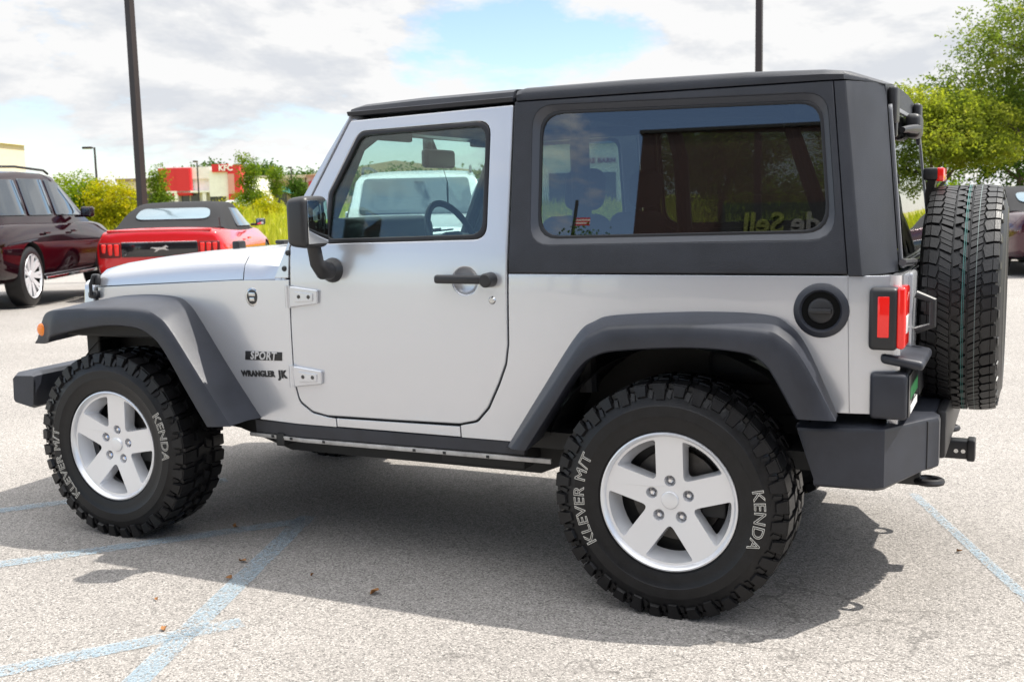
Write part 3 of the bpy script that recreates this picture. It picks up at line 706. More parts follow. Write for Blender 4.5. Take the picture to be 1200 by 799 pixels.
cr = J('spare_carrier', bm, BLACK, tg)
for s in (-1,):
    bm = bmesh.new()
    pts = [(0.728, 0.0, 1.12), (0.722, 0.0, 1.22), (0.712, 0, 1.30), (0.708, 0.0, 1.37), (0.722, 0, 1.44)]
    rings = []
    for (x, y, z), w, t in zip(pts, (0.05, 0.045, 0.035, 0.035, 0.05), (0.014, 0.013, 0.012, 0.012, 0.016)):
        rings.append([(x - t, y - w, z), (x + t, y - w, z), (x + t, y + w, z), (x - t, y + w, z)])
    loft(bm, rings); box(bm, (0.692, -0.085, 1.418), (0.742, 0.085, 1.462), 0.008)
    J('lamp_post', bm, BLACK, tg)
    bm = bmesh.new(); box(bm, (0.735, -0.082, 1.414), (0.760, 0.082, 1.462), 0.006); J('brake_lamp', bm, REDLENS, tg)

# ------------------------------------------------------------------ hardtop
HT = [(-0.611, 1.122, 0), (-0.616, 1.724, 0), (-0.5, 1.7265, 0), (0.474, 1.7285, 0), (0.510, 1.735, 0), (0.545, 1.60, 0), (0.590, 1.134, 0), (0.54, 1.132, 0)]
TW = [(-0.542, 1.705, 0.075), (0.455, 1.691, 0.075), (0.502, 1.242, 0.075), (-0.530, 1.227, 0.075)]
side_dark = [(-0.611, 1.127), (-0.616, 1.724), (0.474, 1.7285), (0.540, 1.134)]
for s in (-1, 1):
    bm = remap(slab([rnd(side_dark, 0.0), rnd(TW)], 0.040, 0.006, 2, cuts_u=fr(-0.62, 0.55, 6), cuts_v=[1.15, 1.17, 1.19, 1.21, 1.23] + fr(1.23, 1.72, 4)), onside(s, 0.005))
    hp = J('hardtop_side', bm, HARDTOP)
    T2 = inset(TW, 0.020)
    bm = bmesh.new()
    a_ = rnd(inset(TW, -0.001)); b_ = rnd(T2, 0.06)
    rings = []
    for p, off in ((a_, 0.004), (b_, -0.020), (b_, -0.035)):
        rings.append([onside(s, off)(q[0], q[1], 0) for q in p])
    R = loft(bm, rings, closed=True, cap=False)
    J('window_surround', bm, mat('window surround grey', (0.050, 0.054, 0.066), 0.38), hp)
    bm = remap(slab([rnd(inset(TW, 0.018), 0.05), rnd(inset(TW, 0.028), 0.045)], 0.008, 0.002, cuts_v=[1.4, 1.5, 1.6]), onside(s, -0.017)); J('window_seal', bm, SEALR, hp)
    bm = remap(slab([rnd(inset(TW, 0.020), 0.05)], 0.004, 0.0008, cuts_v=[1.4, 1.5, 1.6]), onside(s, -0.022)); J('window_pane', bm, GLASSR, hp, None)
# rear corners: side flows round into the tail
def xr(z): return 0.664 - (z - 1.13) * 0.105
bm = bmesh.new()
for s in (-1, 1):
    rings = []
    for z in (1.131, 1.25, 1.4, 1.55, 1.68, 1.725):
        x0 = 0.541 - (z - 1.134) * 0.111; y0 = ys(0.4, z) + 0.006
        x1 = xr(z) + 0.004; y1 = y0 - 0.20; xa = x0 + 0.036 + 0.008 * (1.72 - z)
        pts = [(x0 + 0.001, y0), (xa - 0.006, y0 - 0.001), (xa, y0 - 0.003), (xa + 0.005, y0 - 0.008)]
        for k in range(1, 7):
            t = k / 6; q = Vector((xa + 0.006, y0 - 0.010)) * (1 - t) ** 2 + Vector((xa + (x1 - xa) * 0.62, y0 - 0.085)) * 2 * t * (1 - t) + Vector((x1, y1)) * t * t
            pts.append((q.x, q.y))
        pts += [(x1 - 0.03, y1 - 0.005), (x0, y0 - 0.04)]
        rings.append([(x, s * y, z) for x, y in pts])
    loft(bm, rings)
# header above and sill below the hatch glass
rings = []
for y in (-0.50, -0.3, 0, 0.3, 0.50):
    zc = 1.724 + 0.012 * (1 - (y / 0.5) ** 2)
    rings.append([(xr(1.66) + 0.002, y, 1.655), (xr(1.72) + 0.004, y, zc), (0.54, y, zc + 0.02), (0.54, y, 1.66)])
loft(bm, rings)
hc = J('hardtop_tail', bm, HARDTOP, smooth=22)
# roof shell
bm = bmesh.new(); rings = []
ROOF = [(-0.606, 1.7265, 1.766), (-0.58, 1.7268, 1.772), (-0.2, 1.7285, 1.776), (0.2, 1.7300, 1.774), (0.44, 1.7305, 1.766), (0.505, 1.7300, 1.758), (0.56, 1.727, 1.742), (0.604, 1.722, 1.727)]
for x, z0, z1 in ROOF:
    e = ys(min(x, 0.4), 1.727) + 0.008 - (0.002 + 1.9 * (x - 0.51) if x > 0.51 else 0)
    half = [(e, z0), (e + 0.002, z0 + (z1 - z0) * 0.5), (e - 0.010, z0 + (z1 - z0) * 0.85), (e - 0.035, z1), (e - 0.14, z1 + 0.008), (e * 0.5, z1 + 0.016), (0, z1 + 0.018)]
    rings.append([(x, -y, z) for y, z in half] + [(x, y, z) for y, z in half[-2::-1]] + [(x, e - 0.06, z0 - 0.006), (x, -(e - 0.06), z0 - 0.006)])
loft(bm, rings)
J('roof_panel', bm, HARDTOP, smooth=42)
# freedom panels over the front seats
bm = bmesh.new(); rings = []
for x, z0, z1 in ((-1.312, 1.710, 1.722), (-1.300, 1.7105, 1.742), (-1.25, 1.711, 1.752), (-1.0, 1.7165, 1.763), (-0.62, 1.7255, 1.770)):
    e = ys(max(x, -1.3), 1.72) + 0.010
    half = [(e - 0.004, z0), (e + 0.003, z0 + 0.014), (e - 0.006, z0 + 0.017), (e - 0.012, z0 + (z1 - z0) * 0.75), (e - 0.040, z1), (e - 0.14, z1 + 0.008), (e * 0.5, z1 + 0.016), (0, z1 + 0.018)]
    rings.append([(x, -y, z) for y, z in half] + [(x, y, z) for y, z in half[-2::-1]] + [(x, e - 0.06, z0 - 0.002), (x, -(e - 0.06), z0 - 0.002)])
loft(bm, rings); J('roof_panel', bm, HARDTOP, smooth=35)
# seam between roof panels and headliner
bm = bmesh.new(); box(bm, (-0.63, -0.66, 1.722), (-0.60, 0.66, 1.766)); J('roof_seam', bm, SEALR)
bm = bmesh.new(); tube(bm, [(-0.05, 0.45, 1.785), (-0.045, 0.45, 1.85)], [0.006, 0.002], 6); J('antenna_stub', bm, BLACK)

# hatch glass with hinges and wiper
bm = remap(slab([rnd([(-0.565, 1.138), (0.565, 1.138), (0.485, 1.664), (-0.485, 1.664)], 0.03)], 0.005, 0.001), lambda u, v, w: (xr(v) + 0.012 - w, u, v))
hg = J('hatch_glass', bm, GLASSB, jeep, None)
hgp = [(-0.565, 1.138), (0.565, 1.138), (0.485, 1.664), (-0.485, 1.664)]
J('hatch_glass_edge', remap(slab([rnd(hgp, 0.03), rnd(inset(hgp, 0.016), 0.025)], 0.012, 0.002), lambda u, v, w: (xr(v) + 0.017 - w, u, v)), mat('hatch edge grey', (0.16, 0.165, 0.18), 0.35), hg)
for y in (-0.42, 0.42):
    bm = bmesh.new(); box(bm, (xr(1.65) + 0.0, y - 0.045, 1.60), (xr(1.65) + 0.030, y + 0.045, 1.722), 0.012, 3); box(bm, (xr(1.62) + 0.005, y - 0.02, 1.56), (xr(1.62) + 0.025, y + 0.02, 1.61), 0.006)
    J('hatch_hinge', bm, BLACK, hg)
bm = bmesh.new(); box(bm, (xr(1.6) + 0.012, -0.075, 1.570), (xr(1.6) + 0.062, 0.075, 1.655), 0.018, 3)
tube(bm, [(xr(1.6) + 0.05, -0.05, 1.60), (xr(1.6) + 0.045, -0.25, 1.592), (xr(1.6) + 0.03, -0.34, 1.585)], [0.018, 0.013, 0.010], 10)
J('wiper_motor', bm, BLACK, hg)
bm = bmesh.new(); tube(bm, [(xr(1.16) + 0.02, -0.60, 1.16), (xr(1.15) + 0.035, -0.3, 1.145), (xr(1.15) + 0.035, 0.3, 1.145), (xr(1.16) + 0.02, 0.60, 1.16)], 0.012, 8); J('hatch_rail', bm, mat('rail grey', (0.15, 0.15, 0.16), 0.25, 0.6), hg)

# ------------------------------------------------------------------ badges
def badge(s, txt, cx, cz, size, m, tilt, parent, off=0.002, **k):
    bm = text_bm(txt, size, 0.0012, **k)
    ct, st = math.cos(tilt), math.sin(tilt)
    for v in bm.verts:
        u, w, d = v.co
        if s > 0: u = -u
        x = cx + (-1 if s > 0 else 1) * 0 + u * ct - w * st; z = cz + u * st + w * ct
        v.co = Vector((x, s * (ys(x, z) + off + d), z))
    return J('badge', bm, m, parent, smooth=None)
INK = mat('badge black', (0.012, 0.012, 0.013), 0.4)
for s in (-1, 1):
    pl = [(-1.817, 0.764), (-1.614, 0.772), (-1.612, 0.806), (-1.813, 0.800)]
    J('badge_plate', remap(slab([pl], 0.002, 0.0004), onside(s, 0.002)), INK, body)
    badge(s, 'SPORT', -1.715, 0.785, 0.044, mat('badge silver', (0.55, 0.55, 0.56), 0.3, 0.3), 0.03, body, 0.0035, offset=0.0012, spacing=1.12, shear=0.25)
    badge(s, 'WRANGLER', -1.752, 0.710, 0.033, INK, 0.05, body, 0.0015, offset=0.0014, spacing=1.04)
    badge(s, 'JK', -1.617, 0.716, 0.042, INK, 0.05, body, 0.0015, offset=0.0018, spacing=1.15, shear=0.0)
    for rr, m_, o_ in ((0.034, STEEL, 0.003), (0.027, mat('badge dark', (0.03, 0.03, 0.03), 0.4), 0.0045)):
        bm = bmesh.new(); lathe(bm, [(0.0, o_), (rr - 0.003, o_), (rr, o_ - 0.002)], 'y', 28)
        for v in bm.verts: v.co = Vector((-1.756 + v.co.x, s * (ys(-1.756, 1.021) + v.co.y), 1.021 + v.co.z * 1.12))
        J('round_badge', bm, m_, body)
    bm = bmesh.new()
    for zc_, hw_ in ((1.032, 0.016), (1.012, 0.012)):
        box(bm, (-1.756 - hw_, s * (ys(-1.756, 1.02) + 0.0045), zc_ - 0.007), (-1.756 + hw_, s * (ys(-1.756, 1.02) + 0.006), zc_ + 0.007), 0.0005)
    J('badge_emblem', bm, STEEL, body)

# ------------------------------------------------------------------ wheels
def tyre_block(bm, th, w, r0, r1, top=0.88, r1b=None):
    """block from four (theta, w) corners, raised from r0 to r1"""
    ct = sum(t for t in th) / 4; cw = sum(w) / 4
    vb = []; vt = []
    for i, (t, y) in enumerate(zip(th, w)):
        vb.append(bm.verts.new((r0 * math.cos(t), y, r0 * math.sin(t))))
        t2 = ct + (t - ct) * top; y2 = cw + (y - cw) * top
        rr = r1 if (r1b is None or abs(y) < 0.085) else r1b
        vt.append(bm.verts.new((rr * math.cos(t2), y2, rr * math.sin(t2))))
    bm.faces.new(vt)
    for k in range(4): bm.faces.new((vb[k], vb[(k + 1) % 4], vt[(k + 1) % 4], vt[k]))
def sidewall(HW, rt):
    p = [(0.219, -HW + 0.034), (0.226, -HW + 0.016), (0.238, -HW + 0.012), (0.2395, -HW + 0.007), (0.243, -HW + 0.006), (0.262, -HW + 0.003), (0.285, -HW - 0.001), (0.289, -HW - 0.0035), (0.322, -HW - 0.0035), (0.326, -HW - 0.001), (0.345, -HW + 0.003), (0.362, -HW + 0.010), (0.374, -HW + 0.019), (rt - 0.004, -HW + 0.030), (rt, -HW + 0.048), (rt + 0.001, 0)]
    return p + [(r, -h) for r, h in p[-2::-1]]
def mud_tyre():
    bm = bmesh.new(); HW = 0.130
    lathe(bm, sidewall(HW, 0.384), 'y', 96)
    N = 36; P = 2 * PI / N; R0, R1 = 0.381, 0.399
    for i in range(N):
        a = i * P; alt = i % 2
        for s in (-1, 1):
            o = a + (0.5 * P if s > 0 else 0)
            w0 = s * (HW - 0.004 if alt else HW - 0.010); w1 = s * 0.060 if alt else s * 0.050
            tyre_block(bm, (o, o + 0.72 * P, o + 0.78 * P, o + 0.06 * P), (w0, w0, w1, w1), R0 - 0.004, R1, 0.90, R1 - 0.004)
            tyre_block(bm, (o + 0.74 * P, o + 0.96 * P, o + 1.0 * P, o + 0.80 * P), (s * (HW - 0.018),) * 2 + (w1, w1), R0 - 0.004, R1 - 0.007, 0.95)
            # shoulder lug running down the sidewall
            lo = 0.339 if alt else 0.352
            yo = s * (HW + 0.006)
            q = []
            for (t, r, y) in ((o + 0.05 * P, lo, s * (HW - 0.006)), (o + 0.60 * P, lo, s * (HW - 0.006)), (o + 0.70 * P, 0.392, s * (HW - 0.020)), (o + 0.02 * P, 0.392, s * (HW - 0.020)),
                              (o + 0.10 * P, lo + 0.006, s * (HW + 0.004)), (o + 0.54 * P, lo + 0.006, s * (HW + 0.004)), (o + 0.66 * P, 0.391, s * (HW - 0.004)), (o + 0.06 * P, 0.391, s * (HW - 0.004))):
                q.append(bm.verts.new((r * math.cos(t), y, r * math.sin(t))))
            bm.faces.new(q[4:])
            for k in range(4): bm.faces.new((q[k], q[(k + 1) % 4], q[4 + (k + 1) % 4], q[4 + k]))
            # small zig-zag lug between
            t0 = o + 0.76 * P
            q = [bm.verts.new((r * math.cos(t), y, r * math.sin(t))) for t, r, y in ((t0, 0.346, s * (HW - 0.001)), (t0 + 0.2 * P, 0.352, s * (HW - 0.003)), (t0 + 0.12 * P, 0.376, s * (HW - 0.014)), (t0 - 0.05 * P, 0.370, s * (HW - 0.012)))]
            q2 = [bm.verts.new(v.co + Vector((0, s * 0.004, 0))) for v in q]
            bm.faces.new(q2)
            for k in range(4): bm.faces.new((q[k], q[(k + 1) % 4], q2[(k + 1) % 4], q2[k]))
        # centre rows
        tyre_block(bm, (a + 0.20 * P, a + 0.78 * P, a + 1.0 * P, a + 0.48 * P), (-0.046, -0.040, -0.004, -0.006), R0, R1, 0.88)
        tyre_block(bm, (a + 0.75 * P, a + 1.28 * P, a + 1.02 * P, a + 0.52 * P), (0.004, 0.006, 0.044, 0.040), R0, R1, 0.88)
    return bm
def road_tyre():
    """the spare: all-terrain ribs with zig-zag grooves, irregular blocks and rounded shoulders"""
    bm = bmesh.new(); HW = 0.130
    def rad(w): return 0.4015 - 1.6 * max(0, abs(w) - 0.045) ** 2 - 30 * max(0, abs(w) - 0.095) ** 3 * 4
    prof = [(r, h) for r, h in sidewall(HW, 0.380) if abs(h) > 0.10] 
    half = len(prof) // 2
    mid = [(rad(w) - 0.011, w) for w in (-0.108, -0.09, -0.06, -0.03, 0, 0.03, 0.06, 0.09, 0.108)]
    lathe(bm, prof[:half] + mid + prof[half:], 'y', 120)
    def cell(pts, h=0.0):
        """raised block from a (theta, w) polygon, following the tread's curve"""
        ct = sum(p[0] for p in pts) / len(pts); cw = sum(p[1] for p in pts) / len(pts)
        lo = []; hi = []
        for t, w in pts:
            r0 = rad(w) - 0.014; lo.append(bm.verts.new((r0 * math.cos(t), w, r0 * math.sin(t))))
            t2 = ct + (t - ct) * 0.93; w2 = cw + (w - cw) * 0.935; r1 = rad(w2) - h; hi.append(bm.verts.new((r1 * math.cos(t2), w2, r1 * math.sin(t2))))
        bm.faces.new(hi); n = len(pts)
        for k in range(n): bm.faces.new((lo[k], lo[(k + 1) % n], hi[(k + 1) % n], hi[k]))
    rg = random.Random(2)
    th = []; t = 0.0                       # variable pitch, as real tyres have
    seq = [0.85, 1.0, 1.15, 1.0, 1.1, 0.9]
    while len(th) < 54: th.append(seq[(len(th) * 5 + len(th) // 7) % 6])
    tot = sum(th); ths = []
    for k in th: ths.append(t); t += k * 2 * PI / tot
    ths.append(2 * PI)
    G = 0.0024 / 0.4
    for i in range(54):
        a0, a1 = ths[i], ths[i + 1]; P = a1 - a0
        for s in (-1, 1):
            o = a0 + (0.0 if s < 0 else 0.45 * P); e = s * 0.010
            # shoulder block in two steps, bent over the edge
            cell([(o + G, s * 0.072), (o + 0.30 * P, s * 0.066), (o + 0.95 * P - G, s * 0.074), (o + 0.80 * P - G, s * 0.098), (o - 0.15 * P + G, s * 0.098)])
            cell([(o - 0.15 * P + G, s * 0.0985), (o + 0.80 * P - G, s * 0.0985), (o + 0.76 * P - G, s * 0.116), (o - 0.19 * P + G, s * 0.116)])
            # side lug
            if i % 2 == 0:
                q = [bm.verts.new((r * math.cos(u), y, r * math.sin(u))) for u, r, y in ((o, 0.360, s * 0.1205), (o + 0.5 * P, 0.360, s * 0.1205), (o + 0.62 * P, 0.384, s * 0.1175), (o - 0.1 * P, 0.384, s * 0.1175), (o + .02 * P, 0.362, s * 0.1245), (o + 0.46 * P, 0.362, s * 0.1245), (o + 0.56 * P, 0.383, s * 0.1205), (o - 0.04 * P, 0.383, s * 0.1205))]
                bm.faces.new(q[4:])
                for k in range(4): bm.faces.new((q[k], q[(k + 1) % 4], q[4 + (k + 1) % 4], q[4 + k]))
            # middle row: slanted hooks with a sipe
            o2 = a0 + (0.35 if s < 0 else 0.8) * P
            cell([(o2 + G, s * 0.029), (o2 + 0.48 * P - G * .5, s * 0.027), (o2 + 0.05 * P - G * .5, s * 0.063), (o2 - 0.42 * P + G, s * 0.068)])
            cell([(o2 + 0.48 * P + G * .5, s * 0.027), (o2 + P - G, s * 0.029), (o2 + 0.58 * P - G, s * 0.068), (o2 + 0.05 * P + G * .5, s * 0.063)], 0.0006)
        # centre row: interlocking triangles
        cell([(a0 + G, -0.023), (a0 + P - G, -0.023), (a0 + 0.62 * P, 0.004), (a0 + 0.40 * P, 0.004)])
        cell([(a0 + 0.55 * P + G, 0.023), (a0 + 1.55 * P - G, 0.023), (a0 + 1.28 * P, -0.004), (a0 + 0.86 * P, -0.003)])
    return bm
HWM = 0.130
def rim_bm():
    bm = bmesh.new()
    # lip and barrel
    lathe(bm, [(0.2165, -HWM + 0.024), (0.2215, -HWM + 0.013), (0.2275, -HWM + 0.0075), (0.2325, -HWM + 0.009), (0.2345, -HWM + 0.016), (0.230, -HWM + 0.03), (0.215, -HWM + 0.05), (0.205, -HWM + 0.09), (0.205, HWM - 0.04), (0.230, HWM - 0.015), (0.225, HWM - 0.01)], 'y', 96)
    def front(u, v): return -HWM + 0.024 + (0.2165 - math.hypot(u, v)) * 0.10
    hw = 0.046; loops = []; walls = []
    RO = 0.2165; n = 120
    e_all = []
    def ring(pts):
        vs = [bm.verts.new((u, front(u, v), v)) for u, v in pts]
        es = [bm.edges.new((vs[k], vs[(k + 1) % len(vs)])) for k in range(len(vs))]
        e_all.extend(es); return vs
    ring([(RO * math.cos(2 * PI * k / n), RO * math.sin(2 * PI * k / n)) for k in range(n)])
    for k in range(5):
        phi = PI / 2 + PI / 5 + k * 2 * PI / 5; c, s_ = math.cos(phi), math.sin(phi)
        def win(hw, rin, rout, rad):
            # local frame: along +u the bisector; the spoke edges are lines at +-36 deg offset by hw
            d = Vector((math.cos(PI / 5), math.sin(PI / 5))); nn = Vector((math.sin(PI / 5), -math.cos(PI / 5)))
            def at(r):
                t = math.sqrt(max(r * r - hw * hw, 0)); return d * t + nn * hw
            apex = hw / math.sin(PI / 5)
            a = at(rout); ang = math.atan2(a.y, a.x)
            pts = [(apex, 0, rad)] + [(a.x, -a.y, rad * 0.9)] + [(rout * math.cos(t), rout * math.sin(t), 0) for t in [-ang + 2 * ang * j / 8 for j in range(1, 8)]] + [(a.x, a.y, rad * 0.9)]
            return rnd(pts, 0, 5)
        f = win(hw, 0, 0.2085, 0.017); b = win(hw + 0.004, 0, 0.184, 0.018)
        rot = lambda p: (p[0] * c - p[1] * s_, p[0] * s_ + p[1] * c)
        vf = ring([rot(p) for p in f])
        f2 = [rot((p[0] * 0.985 + 0.002, p[1] * 0.96)) for p in f]
        v1 = [bm.verts.new((u, front(u, v) + 0.006, v)) for u, v in f2]
        vb = [bm.verts.new((u, -HWM + 0.085, v)) for u, v in [rot(p) for p in b]]
        for A, B in ((vf, v1), (v1, vb)):
            for j in range(len(A)): bm.faces.new((A[j], A[(j + 1) % len(A)], B[(j + 1) % len(A)], B[j]))
        # lug recess on the spoke centre line
        la = PI / 2 + k * 2 * PI / 5; lx, lz = 0.0655 * math.cos(la), 0.0655 * math.sin(la)
        pf = [(lx + 0.0195 * math.cos(2 * PI * j / 20), lz + 0.0195 * math.sin(2 * PI * j / 20)) for j in range(20)]
        vf = ring(pf)
        vb = [bm.verts.new((lx + (u - lx) * 0.72, front(u, v) + 0.026, lz + (v - lz) * 0.72)) for u, v in pf]
        for j in range(20): bm.faces.new((vf[j], vf[(j + 1) % 20], vb[(j + 1) % 20], vb[j]))
        bm.faces.new(vb)
    bmesh.ops.triangle_fill(bm, use_beauty=True, use_dissolve=False, edges=e_all, normal=(0, -1, 0))
    return bm
def hubparts(wheel):
    bm = bmesh.new()
    for k in range(5):
        a = PI / 2 + k * 2 * PI / 5
        q = bmesh.new(); lathe(q, [(0.0, -0.020), (0.006, -0.019), (0.0095, -0.015), (0.0095, -0.004), (0.0125, 0.0)], 'y', 6)
        for v in q.verts: v.co += Vector((0.0655 * math.cos(a), -HWM + 0.060, 0.0655 * math.sin(a)))
        mesh_obj('lug_nut', q, CHROME, wheel, 25)
    bm.free()
    bm = bmesh.new(); lathe(bm, [(0.0, -0.006), (0.018, -0.0058), (0.027, -0.004), (0.030, 0.0), (0.030, 0.01)], 'y', 36)
    for v in bm.verts: v.co.y += -HWM + 0.039
    mesh_obj('centre_cap', bm, ALLOY, wheel)
    bm = bmesh.new(); lathe(bm, [(0.0, -HWM + 0.10), (0.075, -HWM + 0.10), (0.08, -HWM + 0.115), (0.155, -HWM + 0.115), (0.157, -HWM + 0.13), (0.0, -HWM + 0.13)], 'y', 40)
    mesh_obj('brake_disc', bm, DARKSTEEL, wheel)
    bm = bmesh.new(); lathe(bm, [(0.204, -HWM + 0.13), (0.0, -HWM + 0.15)], 'y', 40); box(bm, (0.09, -HWM + 0.085, -0.06), (0.175, -HWM + 0.13, 0.06), 0.01)
    mesh_obj('wheel_back', bm, FRAME, wheel)
    bm = bmesh.new(); tube(bm, [(-0.075, -HWM + 0.07, -0.178), (-0.072, -HWM + 0.035, -0.165)], [0.006, 0.005], 8); mesh_obj('valve', bm, BLACK, wheel)
def ring_text(txt, centre, r, size, spacing):
    bm = text_bm(txt, size, outline=0.0011, spacing=spacing)
    for v in bm.verts:
        a = centre - v.co.x * 1.12 / r; rr = r + v.co.y
        v.co = Vector((rr * math.cos(a), -HWM - 0.0036 + v.co.z * 0.7, rr * math.sin(a)))
    return bm
LET = mat('raised letter cream', (0.56, 0.54, 0.49), 0.6)
wheel = mesh_obj('wheel', rim_bm(), ALLOY, jeep, 30)
hubparts(wheel)
mesh_obj('tyre', mud_tyre(), RUBBER, wheel, 30)
t1 = mesh_obj('tyre_lettering', ring_text('KLEVER M/T', math.radians(182.5), 0.304, 0.052, 1.05), LET, wheel, None)
t2 = mesh_obj('tyre_lettering', ring_text('KENDA', math.radians(-5), 0.304, 0.052, 1.05), LET, wheel, None)
def place(w, x, y, rz, rt):
    w.location = (x, y, 0.392); w.rotation_euler = (0, rt, rz)
w2 = copy_tree(wheel, jeep); w3 = copy_tree(wheel, jeep); w4 = copy_tree(wheel, jeep)
place(wheel, 0, -0.775, 0, 0); place(w2, -2.424, -0.775, 0, math.radians(7)); place(w3, 0, 0.775, PI, 0.5); place(w4, -2.424, 0.775, PI, 1.1)
for c in kids(w2):
    if c.name.startswith('tyre_lettering'): c.rotation_euler = (0, math.radians(-24), 0)
# spare
spare = mesh_obj('spare_wheel', rim_bm(), ALLOY, jeep, 30); hubparts(spare)
sp_t = mesh_obj('tyre', road_tyre(), RUBBER2, spare, 30)
bm = bmesh.new()
for w0, w1 in ((0.0085, 0.0105), (0.0140, 0.0153)):
    for k in range(120):
        a0, a1 = 2 * PI * k / 120, 2 * PI * (k + 1) / 120
        bm.faces.new([bm.verts.new((0.4019 * math.cos(a), y, 0.4019 * math.sin(a))) for a, y in ((a0, -w0), (a0, -w1), (a1, -w1), (a1, -w0))])
mesh_obj('tread_stripe', bm, TEAL, spare, None)
bm = bmesh.new()
for w0, w1 in ((0.0485, 0.0503),):
    for k in range(120):
        a0, a1 = 2 * PI * k / 120, 2 * PI * (k + 1) / 120
        bm.faces.new([bm.verts.new((0.4019 * math.cos(a), y, 0.4019 * math.sin(a))) for a, y in ((a0, -w0), (a0, -w1), (a1, -w1), (a1, -w0))])
mesh_obj('tread_stripe', bm, mat('pale stripe', (0.16, 0.20, 0.195), 0.6), spare, None)
spare.location = (0.838, 0.0, 0.998); spare.rotation_euler = (0, 0.3, PI / 2)

# ------------------------------------------------------------------ underbody
bm = bmesh.new()
for s in (-1, 1):
    pts = [(-3.05, s * 0.40, 0.56), (-2.75, s * 0.40, 0.52), (-2.1, s * 0.42, 0.47), (-1.75, s * 0.52, 0.42), (-0.60, s * 0.52, 0.42), (-0.35, s * 0.45, 0.52), (0.35, s * 0.45, 0.56), (0.62, s * 0.45, 0.54)]
    rings = [[(x, y - 0.035, z - 0.065), (x, y + 0.035, z - 0.065), (x, y + 0.035, z + 0.065), (x, y - 0.035, z + 0.065)] for x, y, z in pts]
    loft(bm, rings)
    box(bm, (-1.62, s * 0.52, 0.345), (-1.25, s * 0.30, 0.40), 0.015)
    box(bm, (-0.95, s * 0.70, 0.40), (-0.60, s * 0.50, 0.50), 0.01)
box(bm, (-1.30, -0.30, 0.30), (-0.75, 0.30, 0.42), 0.03)
box(bm, (-2.0, -0.25, 0.36), (-1.4, 0.25, 0.55), 0.03)
tube(bm, [(-1.9, 0.25, 0.40), (-0.9, 0.33, 0.38), (-0.2, 0.35, 0.45), (0.45, 0.35, 0.46)], 0.035, 10)
for x in (-1.66,): box(bm, (x - 0.02, -0.75, 0.42), (x + 0.02, -0.50, 0.47), 0.004)
J('chassis_frame', bm, FRAME)
bm = bmesh.new()
box(bm, (0.46, -0.40, 0.42), (0.66, 0.40, 0.60), 0.04); J('silencer', bm, DARKSTEEL)
for x, dx in ((0.0, 0.0), (-2.424, 0.25)):
    bm = bmesh.new(); tube(bm, [(x, -0.66, 0.392), (x, 0.66, 0.392)], 0.042, 14)
    bmesh.ops.create_uvsphere(bm, u_segments=16, v_segments=10, radius=0.15, matrix=Matrix.Translation((x, dx, 0.385)))
    for s in (-1, 1): tube(bm, [(x + 0.14, s * 0.40, 0.37), (x + 0.14, s * 0.40, 0.88)], [0.03, 0.04], 10)
    J('axle', bm, FRAME)

# ------------------------------------------------------------------ interior
def seat(x, y):
    bm = bmesh.new(); box(bm, (x - 0.26, y - 0.25, 0.66), (x + 0.24, y + 0.25, 0.84), 0.05, 3); st = J('front_seat', bm, INNER)
    bm = bmesh.new(); M = Matrix.Translation((x + 0.24, y, 0.80)) @ Matrix.Rotation(0.22, 4, 'Y')
    box(bm, (-0.06, -0.25, 0.0), (0.06, 0.25, 0.53), 0.05, 3, M=M); mesh_obj('seat_back', bm, INNER, st)
    bm = bmesh.new(); M = Matrix.Translation((x + 0.37, y, 1.335)) @ Matrix.Rotation(0.12, 4, 'Y'); box(bm, (-0.045, -0.13, 0.0), (0.045, 0.13, 0.16), 0.045, 4, M=M)
    for q in (-0.06, 0.06): tube(bm, [(x + 0.35, y + q, 1.28), (x + 0.37, y + q, 1.38)], 0.007, 6)
    mesh_obj('headrest', bm, INNER, st)
seat(-0.86, -0.36); seat(-0.86, 0.36)
bm = bmesh.new(); box(bm, (0.02, -0.50, 0.72), (0.42, 0.50, 0.86), 0.05, 3); box(bm, (0.38, -0.50, 0.80), (0.50, 0.50, 1.22), 0.05, 3)
for y in (-0.26, 0.26): box(bm, (0.42, y - 0.12, 1.22), (0.49, y + 0.12, 1.36), 0.03, 3)
J('rear_seat', bm, INNER)
bm = bmesh.new(); box(bm, (-1.60, -0.70, 0.86), (-1.30, 0.70, 1.225), 0.05, 4); box(bm, (-1.50, -0.68, 1.05), (-1.27, -0.10, 1.325), 0.05, 4); J('dashboard', bm, BLACK)
bm = bmesh.new(); M = Matrix.Translation((-1.04, -0.36, 1.205)) @ Matrix.Rotation(-0.42, 4, 'Y')
pts = [M @ Vector((0, 0.185 * math.cos(a), 0.185 * math.sin(a))) for a in [2 * PI * k / 36 for k in range(37)]]
tube(bm, pts, 0.0135, 10)
box(bm, (-0.03, -0.07, -0.06), (0.02, 0.07, 0.06), 0.02, 3, M=M)
for a in (0.0, PI, -PI / 2): tube(bm, [M @ Vector((0, 0.05 * math.cos(a), 0.05 * math.sin(a))), M @ Vector((0, 0.18 * math.cos(a), 0.18 * math.sin(a)))], 0.014, 8)
tube(bm, [M @ Vector((-0.02, 0, 0)), (-1.35, -0.36, 1.06)], 0.03, 10)
J('steering_wheel', bm, BLACK)
bm = bmesh.new(); box(bm, (-1.325, -0.13, 1.525), (-1.290, 0.13, 1.605), 0.016, 3); tube(bm, [(-1.32, 0, 1.59), (-1.345, 0, 1.65)], 0.012, 8); box(bm, (-1.355, -0.06, 1.575), (-1.325, -0.01, 1.665), 0.01)
J('rear_view_mirror', bm, BLACK)
bm = bmesh.new()
